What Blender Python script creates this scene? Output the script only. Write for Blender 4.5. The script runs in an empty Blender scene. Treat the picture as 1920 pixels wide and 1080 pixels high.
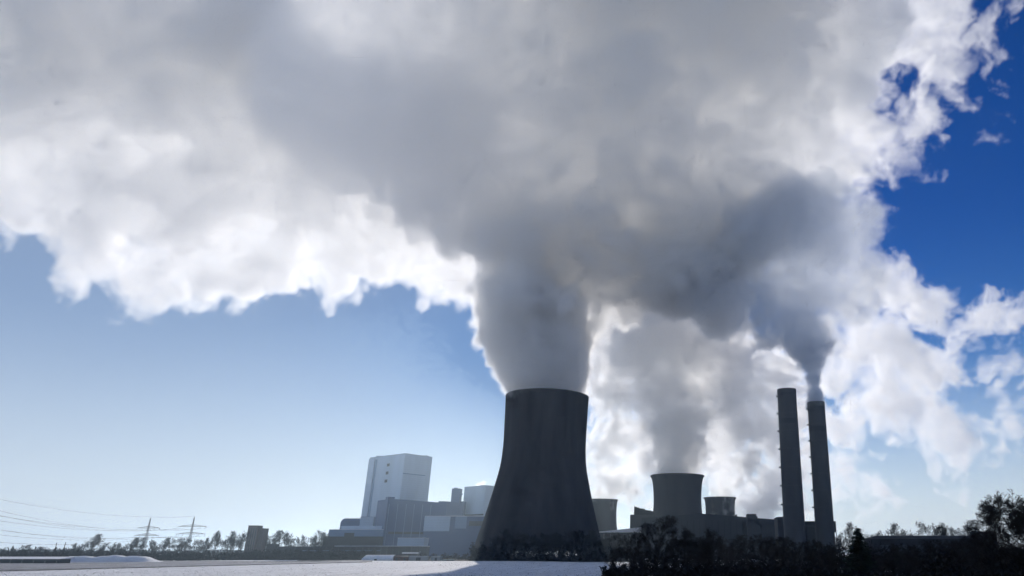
import bpy, bmesh, math, random
from mathutils import Vector, Matrix
R = math.radians
scene = bpy.context.scene
C = scene.collection

# ------------------------------------------------------------------ camera
CX, CY, F = 1250.0, 540.0, 1360.0          # principal point and focal length in photo pixels (1920 wide)
PITCH = R(20.0)
CAM_H = 9.5
cam_d = bpy.data.cameras.new('camera')
cam = bpy.data.objects.new('camera', cam_d); C.objects.link(cam)
cam.location = (0, 0, CAM_H)
cam.rotation_euler = (R(90) + PITCH, 0, 0)
cam_d.sensor_width = 36.0
cam_d.lens = 36.0 * F / 1920
cam_d.shift_x = -(CX - 960) / 1920
cam_d.clip_end = 60000; cam_d.clip_start = 0.5
scene.camera = cam

# ------------------------------------------------------------------ sky, sun, exposure
SUN_EL, SUN_AZ = R(20.0), R(-10.4)         # azimuth from +Y towards +X
w = bpy.data.worlds.new('World'); scene.world = w; w.use_nodes = True
nt = w.node_tree; nt.nodes.clear()
sky = nt.nodes.new('ShaderNodeTexSky'); sky.sky_type = 'NISHITA'; sky.sun_disc = False
sky.sun_elevation = SUN_EL; sky.sun_rotation = SUN_AZ
sky.air_density = 1.0; sky.dust_density = 0.0; sky.ozone_density = 3.0
bg = nt.nodes.new('ShaderNodeBackground'); bg.inputs['Strength'].default_value = 0.1
wo = nt.nodes.new('ShaderNodeOutputWorld')
hs = nt.nodes.new('ShaderNodeHueSaturation'); hs.inputs['Saturation'].default_value = 1.3; nt.links.new(sky.outputs[0], hs.inputs['Color'])
tint = nt.nodes.new('ShaderNodeMix'); tint.data_type = 'RGBA'; tint.blend_type = 'MULTIPLY'; tint.inputs[0].default_value = 1.0; tint.inputs[7].default_value = (1.0, .88, 1.03, 1)   # clear winter air, bluer than the model's
nt.links.new(hs.outputs[0], tint.inputs[6]); 
# thin veil over the left half of the sky, clearer and deeper blue high on the right
wtc = nt.nodes.new('ShaderNodeTexCoord'); wsx = nt.nodes.new('ShaderNodeSeparateXYZ'); nt.links.new(wtc.outputs['Generated'], wsx.inputs[0])
def wmap(sock, a, b, c, d):
    n = nt.nodes.new('ShaderNodeMapRange'); n.interpolation_type = 'SMOOTHSTEP'; nt.links.new(sock, n.inputs['Value'])
    for k, v in zip(('From Min', 'From Max', 'To Min', 'To Max'), (a, b, c, d)): n.inputs[k].default_value = v
    return n.outputs[0]
veil = nt.nodes.new('ShaderNodeMix'); veil.data_type = 'RGBA'; veil.inputs[7].default_value = (5.4, 6.5, 8.2, 1)
nt.links.new(wmap(wsx.outputs['X'], .10, -.55, 0.0, .55), veil.inputs[0]); nt.links.new(tint.outputs[2], veil.inputs[6])
deep = nt.nodes.new('ShaderNodeMix'); deep.data_type = 'RGBA'; deep.blend_type = 'MULTIPLY'; deep.inputs[7].default_value = (.42, .58, .85, 1)
mul = nt.nodes.new('ShaderNodeMath'); mul.operation = 'MULTIPLY'
nt.links.new(wmap(wsx.outputs['X'], .0, .32, 0, 1), mul.inputs[0]); nt.links.new(wmap(wsx.outputs['Z'], .08, .45, 0, 1), mul.inputs[1])
nt.links.new(mul.outputs[0], deep.inputs[0]); nt.links.new(veil.outputs[2], deep.inputs[6]); 
low = nt.nodes.new('ShaderNodeMix'); low.data_type = 'RGBA'; low.inputs[7].default_value = (9.8, 10.8, 12.0, 1)      # pale air near the horizon
nt.links.new(wmap(wsx.outputs['Z'], .27, .0, 0.0, .62), low.inputs[0]); nt.links.new(deep.outputs[2], low.inputs[6]); nt.links.new(low.outputs[2], bg.inputs['Color']); nt.links.new(bg.outputs[0], wo.inputs['Surface'])
sd = bpy.data.lights.new('sun', 'SUN'); sd.energy = 4.0; sd.angle = R(0.53); sd.color = (1.0, 0.93, 0.84)
sun = bpy.data.objects.new('sun', sd); C.objects.link(sun)
sv = Vector((math.sin(SUN_AZ) * math.cos(SUN_EL), math.cos(SUN_AZ) * math.cos(SUN_EL), math.sin(SUN_EL)))
sun.rotation_euler = sv.to_track_quat('Z', 'Y').to_euler()
sun.location = (0, 0, 3000)
scene.view_settings.view_transform = 'Standard'; scene.view_settings.look = 'None'
scene.view_settings.exposure = -0.38; scene.view_settings.gamma = 1.0
cy = scene.cycles
cy.volume_bounces = 11; cy.max_bounces = 12; cy.diffuse_bounces = 2; cy.glossy_bounces = 2; cy.transparent_max_bounces = 24
cy.volume_step_rate = 1.3; cy.volume_max_steps = 256
cy.use_denoising = True; cy.use_adaptive_sampling = True; cy.adaptive_threshold = 0.06; cy.adaptive_min_samples = 12

def P(x, y, d):
    """World point at ground distance d (along +Y) seen at photo pixel (x, y)."""
    u, v = (x - CX) / F, (CY - y) / F
    fy = math.cos(PITCH) - v * math.sin(PITCH); fz = math.sin(PITCH) + v * math.cos(PITCH)
    return Vector((u * d / fy, d, CAM_H + fz * d / fy))
def PXM(x, y, d):
    """Metres per photo pixel there."""
    v = (CY - y) / F
    return d / (math.cos(PITCH) - v * math.sin(PITCH)) / F

rng = random.Random(7)
# ------------------------------------------------------------------ mesh helpers
class MB:
    def __init__(s): s.v = []; s.f = []; s.smooth = []
    def poly(s, pts, smooth=False):
        i = len(s.v); s.v += [tuple(p) for p in pts]; s.f.append(tuple(range(i, i + len(pts)))); s.smooth.append(smooth)
    def face(s, idx, smooth=False): s.f.append(tuple(idx)); s.smooth.append(smooth)
    def prism(s, foot, z0, z1, ztops=None):
        """Solid on a ground polygon (counter-clockwise from above) from z0 up to z1 (or a height per corner)."""
        n = len(foot)
        a = sum(foot[i][0] * foot[(i + 1) % n][1] - foot[(i + 1) % n][0] * foot[i][1] for i in range(n))
        zt = list(ztops) if ztops else [z1] * n
        foot = list(foot)
        if a < 0: foot.reverse(); zt.reverse()
        i = len(s.v)
        s.v += [(p[0], p[1], z0) for p in foot] + [(p[0], p[1], z) for p, z in zip(foot, zt)]
        s.face([i + k for k in reversed(range(n))]); s.face([i + n + k for k in range(n)])
        for k in range(n):
            j = (k + 1) % n; s.face([i + k, i + j, i + n + j, i + n + k])
    def box(s, x0, x1, y0, y1, z0, z1): s.prism([(x0, y0), (x1, y0), (x1, y1), (x0, y1)], z0, z1)
    def tube(s, a, b, ra, rb, n=6, smooth=True, caps=False):
        a = Vector(a); b = Vector(b); d = (b - a)
        if d.length < 1e-6: return
        d.normalize(); u = d.orthogonal().normalized(); w_ = d.cross(u)
        i = len(s.v)
        for c, r in ((a, ra), (b, rb)):
            for k in range(n):
                t = 2 * math.pi * k / n; p = c + (u * math.cos(t) + w_ * math.sin(t)) * r; s.v.append((p.x, p.y, p.z))
        for k in range(n):
            j = (k + 1) % n; s.face([i + k, i + j, i + n + j, i + n + k], smooth)
        if caps: s.face([i + k for k in reversed(range(n))]); s.face([i + n + k for k in range(n)])
    def lathe(s, prof, n, rib=0.0, smooth=True, closed=False, a0=0.0, a1=2 * math.pi):
        """prof: (radius, z) list. closed joins the last ring to the first (a shell)."""
        i = len(s.v); m = len(prof)
        for (r, z) in prof:
            for k in range(n):
                t = a0 + (a1 - a0) * k / n; rr = r + (rib if k % 2 else 0.0)
                s.v.append((rr * math.cos(t), rr * math.sin(t), z))
        rows = m if closed else m - 1
        for q in range(rows):
            q2 = (q + 1) % m
            for k in range(n):
                j = (k + 1) % n; s.face([i + q * n + k, i + q * n + j, i + q2 * n + j, i + q2 * n + k], smooth)
    def build(s, name, m, parent=None, loc=(0, 0, 0)):
        me = bpy.data.meshes.new(name); me.from_pydata(s.v, [], s.f)
        me.polygons.foreach_set('use_smooth', s.smooth); me.materials.append(m); me.update()
        o = bpy.data.objects.new(name, me); C.objects.link(o); o.location = loc
        if parent: o.parent = parent
        return o
def tag(o, label=None, cat=None, group=None, kind=None):
    if label: o['label'] = label
    if cat: o['category'] = cat
    if group: o['group'] = group
    if kind: o['kind'] = kind
    return o
def thing(name, label, cat, loc=(0, 0, 0), group=None, rz=0.0):
    o = bpy.data.objects.new(name, None); C.objects.link(o); o.location = loc; o.rotation_euler.z = rz; o.empty_display_size = 2
    return tag(o, label, cat, group)
def copy_tree(o, parent=None):
    c = o.copy(); C.objects.link(c)
    if parent: c.parent = parent
    for ch in list(o.children): copy_tree(ch, c)
    return c
def G(x, y, d):
    p = P(x, y, d); return (p.x, p.y)
def Z(x, y, d): return P(x, y, d).z

# ------------------------------------------------------------------ materials
def mat(name, col, rough=0.8, var=0.25, scale=0.1, bump=0.0, bscale=1.0, stretch=(1, 1, 1), col2=None, spec=0.3, detail=6, metallic=0.0):
    m = bpy.data.materials.new(name); m.use_nodes = True; t = m.node_tree; N = t.nodes.new; L = t.links.new
    b = t.nodes['Principled BSDF']; b.inputs['Roughness'].default_value = rough; b.inputs['Specular IOR Level'].default_value = spec; b.inputs['Metallic'].default_value = metallic
    tc = N('ShaderNodeTexCoord'); mp = N('ShaderNodeMapping'); mp.inputs['Scale'].default_value = stretch; L(tc.outputs['Object'], mp.inputs[0])
    n = N('ShaderNodeTexNoise'); n.inputs['Scale'].default_value = scale; n.inputs['Detail'].default_value = detail; n.inputs['Roughness'].default_value = .6; L(mp.outputs[0], n.inputs['Vector'])
    r = N('ShaderNodeValToRGB'); L(n.outputs[0], r.inputs[0])
    c2 = col2 or tuple(c * (1 - var) for c in col)
    r.color_ramp.elements[0].position = .32; r.color_ramp.elements[0].color = (*c2, 1)
    r.color_ramp.elements[1].position = .68; r.color_ramp.elements[1].color = (*[min(1, c * (1 + var * .5)) for c in col], 1)
    L(r.outputs[0], b.inputs['Base Color'])
    if bump:
        n2 = N('ShaderNodeTexNoise'); n2.inputs['Scale'].default_value = bscale; n2.inputs['Detail'].default_value = 5; L(mp.outputs[0], n2.inputs['Vector'])
        bp = N('ShaderNodeBump'); bp.inputs['Strength'].default_value = bump; bp.inputs['Distance'].default_value = .5; L(n2.outputs[0], bp.inputs['Height']); L(bp.outputs[0], b.inputs['Normal'])
    return m
def clad(name, col, pitch=3.0, depth=.12, hpitch=12.0, rough=.6):
    """Profiled metal cladding: fine horizontal panel joints and weather streaks."""
    m = mat(name, col, rough, .12, .03, stretch=(1, 1, .25)); t = m.node_tree; N = t.nodes.new; L = t.links.new
    b = t.nodes['Principled BSDF']; src = b.inputs['Base Color'].links[0].from_socket
    tc = t.nodes['Texture Coordinate']
    w1 = N('ShaderNodeTexWave'); w1.bands_direction = 'Z'; w1.inputs['Scale'].default_value = 1 / hpitch; w1.inputs['Distortion'].default_value = 0
    L(tc.outputs['Object'], w1.inputs['Vector'])
    rp = N('ShaderNodeValToRGB'); rp.color_ramp.elements[0].position = 0; rp.color_ramp.elements[0].color = (1 - depth, 1 - depth, 1 - depth, 1); rp.color_ramp.elements[1].position = .06; rp.color_ramp.elements[1].color = (1, 1, 1, 1)
    L(w1.outputs['Fac'], rp.inputs[0])
    mx = N('ShaderNodeMix'); mx.data_type = 'RGBA'; mx.blend_type = 'MULTIPLY'; mx.inputs[0].default_value = 1
    L(src, mx.inputs[6]); L(rp.outputs[0], mx.inputs[7]); L(mx.outputs[2], b.inputs['Base Color'])
    return m
M = {}
M['snow'] = mat('snow', (.80, .80, .82), .85, .2, .22, bump=1.0, bscale=.5, stretch=(1, .07, 1), spec=.1, detail=5)
M['snow_roof'] = mat('snow_roof', (.80, .80, .83), .8, .06, .3, bump=.2, bscale=1)
M['stubble'] = mat('shaded_stubble_snow', (.30, .31, .36), .9, .3, .35, bump=1.0, bscale=.25, stretch=(1, .09, 1), col2=(.05, .05, .055))  # stubble over snow, with the snow's bluish shade put into the colour
M['soil'] = mat('dark_soil', (.05, .045, .04), .95, .5, .2, bump=.5, bscale=.5)
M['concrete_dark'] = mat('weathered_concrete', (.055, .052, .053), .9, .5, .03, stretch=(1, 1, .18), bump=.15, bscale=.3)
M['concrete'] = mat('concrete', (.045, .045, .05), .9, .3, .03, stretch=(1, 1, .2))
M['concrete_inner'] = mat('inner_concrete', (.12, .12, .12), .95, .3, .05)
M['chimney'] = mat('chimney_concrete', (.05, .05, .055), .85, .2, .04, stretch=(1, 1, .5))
M['dark_band'] = mat('dark_band', (.06, .06, .06), .85, .2, .1)
M['white_clad'] = clad('pale_cladding', (.40, .50, .62))
M['grey_clad'] = clad('grey_cladding', (.17, .26, .40))
M['blue_clad'] = clad('blue_grey_cladding', (.05, .10, .22))
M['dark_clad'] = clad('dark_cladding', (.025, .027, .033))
M['brown_clad'] = clad('brown_brick_cladding', (.09, .065, .06), hpitch=6)
M['dark_metal'] = mat('dark_metal', (.05, .052, .055), .6, .2, .5)
M['vent'] = mat('vent_black', (.03, .035, .045), .7, .2, .5)
M['steel'] = mat('galvanised_steel', (.16, .165, .17), .6, .2, .5)
M['wire'] = mat('wire', (.10, .10, .11), .6, .1, .5)
M['bark'] = mat('bark', (.014, .012, .011), .95, .4, .6)
M['twig'] = mat('twig', (.016, .013, .012), .95, .4, .4)
M['needle'] = mat('needles', (.018, .03, .02), .9, .4, .8)
M['brush'] = mat('brushwood', (.009, .008, .008), .95, .5, .15)
M['red_shed'] = mat('rusty_sheet', (.11, .045, .035), .8, .4, .6)
M['container'] = clad('container_grey', (.36, .37, .37), hpitch=1.2)
M['teal'] = mat('teal_paint', (.10, .2, .22), .6, .2, .5)
M['hill'] = mat('wooded_hill', (.06, .065, .07), .95, .4, .004)
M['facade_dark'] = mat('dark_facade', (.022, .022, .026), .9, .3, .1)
M['glass'] = mat('window_glass', (.04, .05, .06), .15, .2, .3, spec=.6)

# ------------------------------------------------------------------ the ground
def sheet(name, pts, z, m, sub=None):
    b = MB(); b.poly([(p[0], p[1], z) for p in pts]); return tag(b.build(name, m), kind='structure')
# snow field and surrounding plain: one sheet, gently uneven
b = MB(); nx, ny = 150, 120
def gy(j): return -150 + 9500 * (j / ny) ** 2.2
def gz(x, y):
    if y < 60: return 0.0
    a = .35 * math.sin(x * .013 + y * .006) + .25 * math.sin(x * .031 - y * .017 + 2)
    return a * min(1, (y - 60) / 200) * (1 if y < 1200 else 0.3)
for j in range(ny + 1):
    for i in range(nx + 1):
        x = -5800 + 11600 * i / nx if j > 60 else (-1400 + 2600 * i / nx)
        x = (-1 if i < nx / 2 else 1) * 5900 * abs(2 * i / nx - 1) ** 2.0 ; y = gy(j); b.v.append((x, y, gz(x, y)))
for j in range(ny):
    for i in range(nx):
        q = j * (nx + 1) + i; b.face([q, q + 1, q + nx + 2, q + nx + 1], True)
tag(b.build('snowy_ground', M['snow']), kind='structure')
# rough strip of stubble and shaded snow, the shade put into its colour, along the far edge of the field, left
b = MB()
def strip(pts_near, pts_far, n=40, dz=.12):
    for k in range(n):
        t0, t1 = k / n, (k + 1) / n
        def li(a, t): return (a[0][0] + (a[1][0] - a[0][0]) * t, a[0][1] + (a[1][1] - a[0][1]) * t)
        q = [li(pts_near, t0), li(pts_near, t1), li(pts_far, t1), li(pts_far, t0)]
        b.poly([(x, y, gz(x, y) + dz) for x, y in q])
strip([G(-60, 1036, 395), G(700, 1036, 760)], [G(-60, 1036, 860), G(700, 1036, 880)], 40, .4)
tag(b.build('stubble_strip', M['stubble']), kind='structure')
# dark bare soil under the hedges, right
b = MB()
strip([G(1120, 1036, 120), G(1990, 1036, 60)], [G(1150, 1036, 290), G(1990, 1036, 300)], 30, .4)
tag(b.build('bare_soil', M['soil']), kind='structure')
b = MB()
strip([G(560, 1036, 885), G(2100, 1036, 700)], [G(560, 1036, 1500), G(2100, 1036, 1500)], 40, .25)
tag(b.build('works_yard', M['soil']), kind='structure')
# distant hills, far left
def hills(name, x0, x1, d, h, seed):
    b = MB(); r = random.Random(seed); n = 60; ph = [r.uniform(0, 6) for _ in range(4)]
    X0, X1 = G(x0, 1036, d)[0], G(x1, 1036, d)[0]
    for k in range(n + 1):
        t = k / n; e = math.sin(math.pi * t) ** .5
        z = h * e * (.7 + .2 * math.sin(t * 7 + ph[0]) + .1 * math.sin(t * 17 + ph[1]) + .05 * math.sin(t * 41 + ph[2]))
        x = X0 + (X1 - X0) * t
        b.v += [(x, d, -2), (x, d + 250, max(z, 0)), (x, d + 900, -2)]
    for k in range(n):
        q = 3 * k; b.face([q, q + 3, q + 4, q + 1], True); b.face([q + 1, q + 4, q + 5, q + 2], True)
    return tag(b.build(name, M['hill']), kind='structure')
hills('hills', -500, 520, 5200, 42, 1)
hills('hills', 1350, 2500, 5200, 38, 2)

# ------------------------------------------------------------------ cooling towers
def tower_profile(px_rows, d):
    """(left px, right px, y) rows down the silhouette -> axis point and (radius, z) rows."""
    l, r, y = px_rows[0]; ax = P((l + r) / 2, y, d)
    prof = []
    for l, r, y in px_rows:
        prof.append(((r - l) / 2 * PXM((l + r) / 2, y, d), Z((l + r) / 2, y, d)))
    return ax.x, prof
def spline(prof, zs):
    out = []
    pr = sorted(prof, key=lambda a: a[1])
    for z in zs:
        for i in range(len(pr) - 1):
            if z <= pr[i + 1][1] or i == len(pr) - 2:
                r1, z1 = pr[i]; r2, z2 = pr[i + 1]
                m = lambda k: ((pr[min(k + 1, len(pr) - 1)][0] - pr[max(k - 1, 0)][0]) / (pr[min(k + 1, len(pr) - 1)][1] - pr[max(k - 1, 0)][1]))
                h = z2 - z1; t = (z - z1) / h
                out.append(((2 * t**3 - 3 * t**2 + 1) * r1 + (t**3 - 2 * t**2 + t) * h * m(i) + (-2 * t**3 + 3 * t**2) * r2 + (t**3 - t**2) * h * m(i + 1), z)); break
    return out
def cooling_tower(label, rows, d, seg, rib, rim_h, rim_out, base_z, shell_m, rings=40):
    X, prof = tower_profile(rows, d)
    ztop = prof[0][1]
    t = thing('cooling_tower', label, 'cooling tower', (X, d, 0))
    outer = spline(prof, [base_z + (ztop - rim_h - base_z) * k / rings for k in range(rings + 1)])
    b = MB(); b.lathe(outer, seg, rib); b.build('shell', shell_m, t)
    b = MB(); b.lathe([(r - 1.0, z) for r, z in reversed(outer)], seg // 2); b.build('inner_lining', M['concrete_inner'], t)
    rt = outer[-1][0]
    b = MB(); b.lathe([(rt - 1.2, ztop - rim_h), (rt + rim_out + .6, ztop - rim_h), (rt + rim_out + .6, ztop), (rt - 1.2, ztop)], seg // 2, closed=True, smooth=False); b.build('rim', M['dark_band'], t)
    # slanting columns under the shell and the basin wall
    rb = outer[0][0]; b = MB(); n = 44
    for k in range(n):
        a0 = 2 * math.pi * k / n
        for da in (-.5, .5):
            a1 = a0 + da * 2 * math.pi / n
            b.tube((math.cos(a0) * (rb + 3), math.sin(a0) * (rb + 3), 0), (math.cos(a1) * rb, math.sin(a1) * rb, base_z + .6), .7, .6, 6)
    b.build('columns', M['concrete'], t)
    b = MB(); b.lathe([(rb + 5, -.5), (rb + 5, 2.2), (rb + 4.4, 2.2), (rb + 4.4, -.5)], seg // 2, smooth=False); b.build('basin_wall', M['concrete'], t)
    return t, X, rt, ztop
BIG = [(951, 1102.5, 744), (949.5, 1100, 788), (946, 1097, 841), (942, 1099.5, 876), (932, 1105, 911), (922, 1112.5, 946), (909, 1119.5, 982), (895.5, 1126, 1017), (887, 1131, 1042)]
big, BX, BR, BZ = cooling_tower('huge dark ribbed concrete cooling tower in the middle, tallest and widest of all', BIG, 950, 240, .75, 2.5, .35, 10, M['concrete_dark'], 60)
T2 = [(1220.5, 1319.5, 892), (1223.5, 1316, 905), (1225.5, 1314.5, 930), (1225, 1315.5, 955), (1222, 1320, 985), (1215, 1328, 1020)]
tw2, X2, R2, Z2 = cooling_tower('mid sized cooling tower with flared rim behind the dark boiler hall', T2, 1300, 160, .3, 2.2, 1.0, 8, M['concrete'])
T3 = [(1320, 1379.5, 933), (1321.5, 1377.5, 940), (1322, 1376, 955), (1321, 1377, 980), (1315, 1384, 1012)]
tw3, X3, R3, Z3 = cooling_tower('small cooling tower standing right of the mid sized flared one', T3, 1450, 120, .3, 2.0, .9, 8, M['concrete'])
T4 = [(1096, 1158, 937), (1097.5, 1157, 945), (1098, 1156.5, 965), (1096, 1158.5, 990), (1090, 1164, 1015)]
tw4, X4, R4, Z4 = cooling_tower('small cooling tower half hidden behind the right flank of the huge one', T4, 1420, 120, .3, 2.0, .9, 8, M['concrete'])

# ------------------------------------------------------------------ chimneys
def chimney(label, top, bot, d, plats, bandz):
    (l0, r0, y0), (l1, r1, y1) = top, bot
    X = P((l0 + r0) / 2, y0, d).x; zt = Z((l0 + r0) / 2, y0, d); zb = Z((l1 + r1) / 2, y1, d)
    rt = (r0 - l0) / 2 * PXM(l0, y0, d); rb = (r1 - l1) / 2 * PXM(l1, y1, d)
    rg = rb + (rb - rt) * zb / (zt - zb)
    rad = lambda z: rg + (rt - rg) * z / zt
    t = thing('chimney', label, 'chimney', (X, d, 0))
    b = MB(); b.lathe([(rad(zt * k / 30), zt * k / 30) for k in range(31)] + [(rt - 1.2, zt), (rt - 1.2, zt - 14)], 48); b.build('shaft', M['chimney'], t)
    b = MB(); b.lathe([(rad(zt - 5) - .2, zt - 5), (rad(zt - 5) + .25, zt - 5), (rt + .25, zt + .3), (rt - .6, zt + .3)], 48, closed=True, smooth=False); b.build('crown_band', M['dark_band'], t)
    if bandz:
        b = MB(); za, zb2 = zt * bandz - 3, zt * bandz + 3
        b.lathe([(rad(za) - .2, za), (rad(za) + .12, za), (rad(zb2) + .12, zb2), (rad(zb2) - .2, zb2)], 48, closed=True, smooth=False); b.build('painted_band', M['concrete'], t)
    for k in range(plats):
        z = zt - 9 - k * (zt - 50) / plats
        b = MB()
        r = rad(z)
        b.lathe([(r - .1, z), (r + .45, z), (r + .45, z + .25), (r - .1, z + .25)], 40, closed=True, smooth=False)
        b.lathe([(r + .4, z + 1.15), (r + .48, z + 1.15), (r + .48, z + 1.25), (r + .4, z + 1.25)], 40, closed=True, smooth=False)
        for q in range(20):
            a = 2 * math.pi * q / 20; b.tube((math.cos(a) * (r + .43), math.sin(a) * (r + .43), z + .2), (math.cos(a) * (r + .43), math.sin(a) * (r + .43), z + 1.2), .05, .05, 4)
        b.box(-r - 2.2, -r + .1, -1.2, 1.2, z - .4, z + 1.5)
        b.build('platform', M['dark_metal'], t)
    b = MB()
    for sgn in (-.35, .35):
        b.tube((-rad(2) - .9, sgn, 0), (-rad(zt - 3) - .9, sgn, zt - 2), .07, .07, 4)
    for k in range(60):
        z = zt * k / 60; b.tube((-rad(z) - .9, -.35, z), (-rad(z) - .9, .35, z), .05, .05, 4)
    b.build('ladder', M['dark_metal'], t)
    return X, zt, rt
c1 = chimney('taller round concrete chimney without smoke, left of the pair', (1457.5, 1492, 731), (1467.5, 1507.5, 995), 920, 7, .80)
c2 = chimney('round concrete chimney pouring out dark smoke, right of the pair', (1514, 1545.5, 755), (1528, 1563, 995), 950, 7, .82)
# ------------------------------------------------------------------ power station buildings, left
def foot3(a, k, c):
    """Footprint from three visible roof corners (px, py, depth): left, near, right; the fourth closes the parallelogram."""
    A, K, Cc = G(*a), G(*k), G(*c)
    return [A, K, Cc, (A[0] + Cc[0] - K[0], A[1] + Cc[1] - K[1])]
def lerp2(p, q, t): return (p[0] + (q[0] - p[0]) * t, p[1] + (q[1] - p[1]) * t)
def outset(p, q, d):
    """Shift for a panel standing d proud of wall p->q (towards the camera)."""
    dx, dy = q[0] - p[0], q[1] - p[1]; l = math.hypot(dx, dy); nx_, ny_ = dy / l, -dx / l
    if ny_ > 0: nx_, ny_ = -nx_, -ny_
    return nx_ * d, ny_ * d
def panel(b, p, q, t0, t1, z0, z1, d=.3, back=.2):
    """Thin solid on wall p->q between fractions t0..t1."""
    a, c = lerp2(p, q, t0), lerp2(p, q, t1); ox, oy = outset(p, q, d); bx, by = outset(p, q, -back)
    b.prism([(a[0] + ox, a[1] + oy), (c[0] + ox, c[1] + oy), (c[0] + bx, c[1] + by), (a[0] + bx, a[1] + by)], z0, z1)

# tall boiler house
a, k, c = (695, 851, 1410), (760, 851, 1345), (811, 855, 1400)
F1 = foot3(a, k, c); zt = Z(760, 851, 1345)
t = thing('boiler_house', 'very tall pale boiler house with three dark vents, far left of the huge tower', 'boiler house', (F1[1][0], F1[1][1], 0))
def loc(t, o): o.location = (-t.location.x, -t.location.y, 0); return o
b = MB(); b.prism(F1, 0, zt); loc(t, b.build('walls', M['white_clad'], t))
b = MB(); panel(b, F1[0], F1[1], .0, .17, 0, zt - 1.5, 2.0); loc(t, b.build('stair_tower', M['white_clad'], t))
b = MB(); panel(b, F1[0], F1[1], .175, .23, 0, zt - 4, .35); loc(t, b.build('recess_strip', M['grey_clad'], t))
for q, (vx, vy) in enumerate(((.565, 872), (.56, 887), (.555, 902))):
    zc = Z(731, vy, 1375); b = MB(); panel(b, F1[0], F1[1], vx - .035, vx + .035, zc - 2.6, zc + 2.6, .5); loc(t, b.build('vent', M['vent'], t))
b = MB(); zc = Z(785, 890, 1370); panel(b, F1[1], F1[2], .0, .8, zc - .9, zc + .9, .35); loc(t, b.build('cornice', M['grey_clad'], t))
for (u, v_, s_, h) in ((.2, .15, 7, 3.2), (.75, .35, 6, 3.5), (.55, .7, 5, 2.4), (.95, .8, 5, 2.5), (.4, .4, 4.5, 2)):
    b = MB()
    x = F1[0][0] + (F1[1][0] - F1[0][0]) * u + (F1[3][0] - F1[0][0]) * v_; y = F1[0][1] + (F1[1][1] - F1[0][1]) * u + (F1[3][1] - F1[0][1]) * v_
    b.box(x - s_, x + s_, y - s_, y + s_, zt - .5, zt + h); loc(t, b.build('roof_plant', M['white_clad'], t))
b = MB()
for i in range(4):
    p, q = F1[i], F1[(i + 1) % 4]; ox, oy = outset(p, q, .25)
    if i in (0, 1): panel(b, p, q, 0, 1, zt - .4, zt + 1.3, .35)
loc(t, b.build('parapet', M['white_clad'], t))

def simple_building(label, parts, cat='industrial building', name='industrial_building', group=None):
    """parts: (part name, builder) list; the first gives the base point."""
    o = None
    for nm, m, fn, base in parts:
        if o is None: o = thing(name, label, cat, (base[0], base[1], 0), group)
        b = MB(); fn(b); loc(o, b.build(nm, m, o))
    return o
# blue grey block before the boiler house
F2 = foot3((708.5, 938, 1290), (731, 934, 1240), (823, 941, 1270)); z2 = Z(731, 935, 1240)
z2b = Z(823, 942, 1270)
F2b = [lerp2(F2[1], F2[2], .99), (G(838, 941, 1274)), (G(838, 941, 1274)[0] + 15, 1320), (lerp2(F2[1], F2[2], .99)[0] + 10, 1320)]
simple_building('blue grey machine hall block in front of the very tall boiler house', [
    ('walls', M['blue_clad'], lambda b: b.prism(F2, 0, 0, [z2, z2, z2b, z2b]), F2[1]),
    ('side_bay', M['blue_clad'], lambda b: b.prism(F2b, 0, Z(830, 940, 1274)), F2[1]),
    ('stair_core', M['blue_clad'], lambda b: panel(b, F2[0], F2[1], .8, 1.0, 0, z2 + 3, 3, 8), F2[1]),
    ('pilaster', M['grey_clad'], lambda b: [panel(b, F2[1], F2[2], s_, s_ + .012, 0, z2b - 4, .4) for s_ in (.0, .17, .34, .5, .67, .84)], F2[1]),
    ('window_band', M['vent'], lambda b: panel(b, F2[1], F2[2], .05, .95, z2b * .42, z2b * .46, .3), F2[1]),
    ('canopy', M['white_clad'], lambda b: panel(b, F2[1], F2[2], .55, 1.0, 6, 13, 6), F2[1])], 'machine hall', 'machine_hall')
# rounded dark block, low left
d = 1330; x0, x1 = G(637, 990, d)[0], G(678, 990, d)[0]; zt = Z(655, 972, d); zz = Z(655, 992, d)
def rounded(b):
    n = 8; r = 8; prof = [(x0, 0)] + [(x0 + r - r * math.cos(i / n * math.pi / 2), zt - r + r * math.sin(i / n * math.pi / 2)) for i in range(n + 1)] + [(x1, zt), (x1, 0)]
    i = len(b.v); m = len(prof)
    b.v += [(x, d, z) for x, z in prof] + [(x, d + 45, z) for x, z in prof]
    b.face([i + q for q in range(m)]); b.face([i + m + q for q in reversed(range(m))])
    for q in range(m - 1): b.face([i + q + 1, i + q, i + m + q, i + m + q + 1])
simple_building('dark rounded hall left of the very tall boiler house', [('walls', M['blue_clad'], rounded, (x0, d)),
    ('roof_rail', M['dark_metal'], lambda b: b.box(x0 + 8, x1, d - .1, d + .1, zt + 1, zt + 1.15), (x0, d)),
    ('door', M['vent'], lambda b: b.box(x0 + 12, x0 + 20, d - .3, d + .1, 0, 9), (x0, d))])
def blk(x0, x1, ypx, d, depth=30): return (G(x0, ypx, d)[0], G(x1, ypx, d)[0], d, d + depth, 0, Z((x0 + x1) / 2, ypx, d))
b1 = blk(676, 701, 969.5, 1300, 25)
simple_building('small pale cube shaped annex at the left foot of the boiler house', [('walls', M['white_clad'], lambda b: b.box(*b1), (b1[0], b1[2])),
    ('base_band', M['grey_clad'], lambda b: b.box(b1[0] - .2, b1[1] + .2, b1[2] - .4, b1[2] + .1, Z(690, 988, 1300) - 2, Z(690, 986, 1300)), (b1[0], b1[2])),
    ('roof_edge', M['grey_clad'], lambda b: b.box(b1[0] - .3, b1[1] + .3, b1[2] - .3, b1[3], b1[5], b1[5] + .6), (b1[0], b1[2]))])
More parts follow.
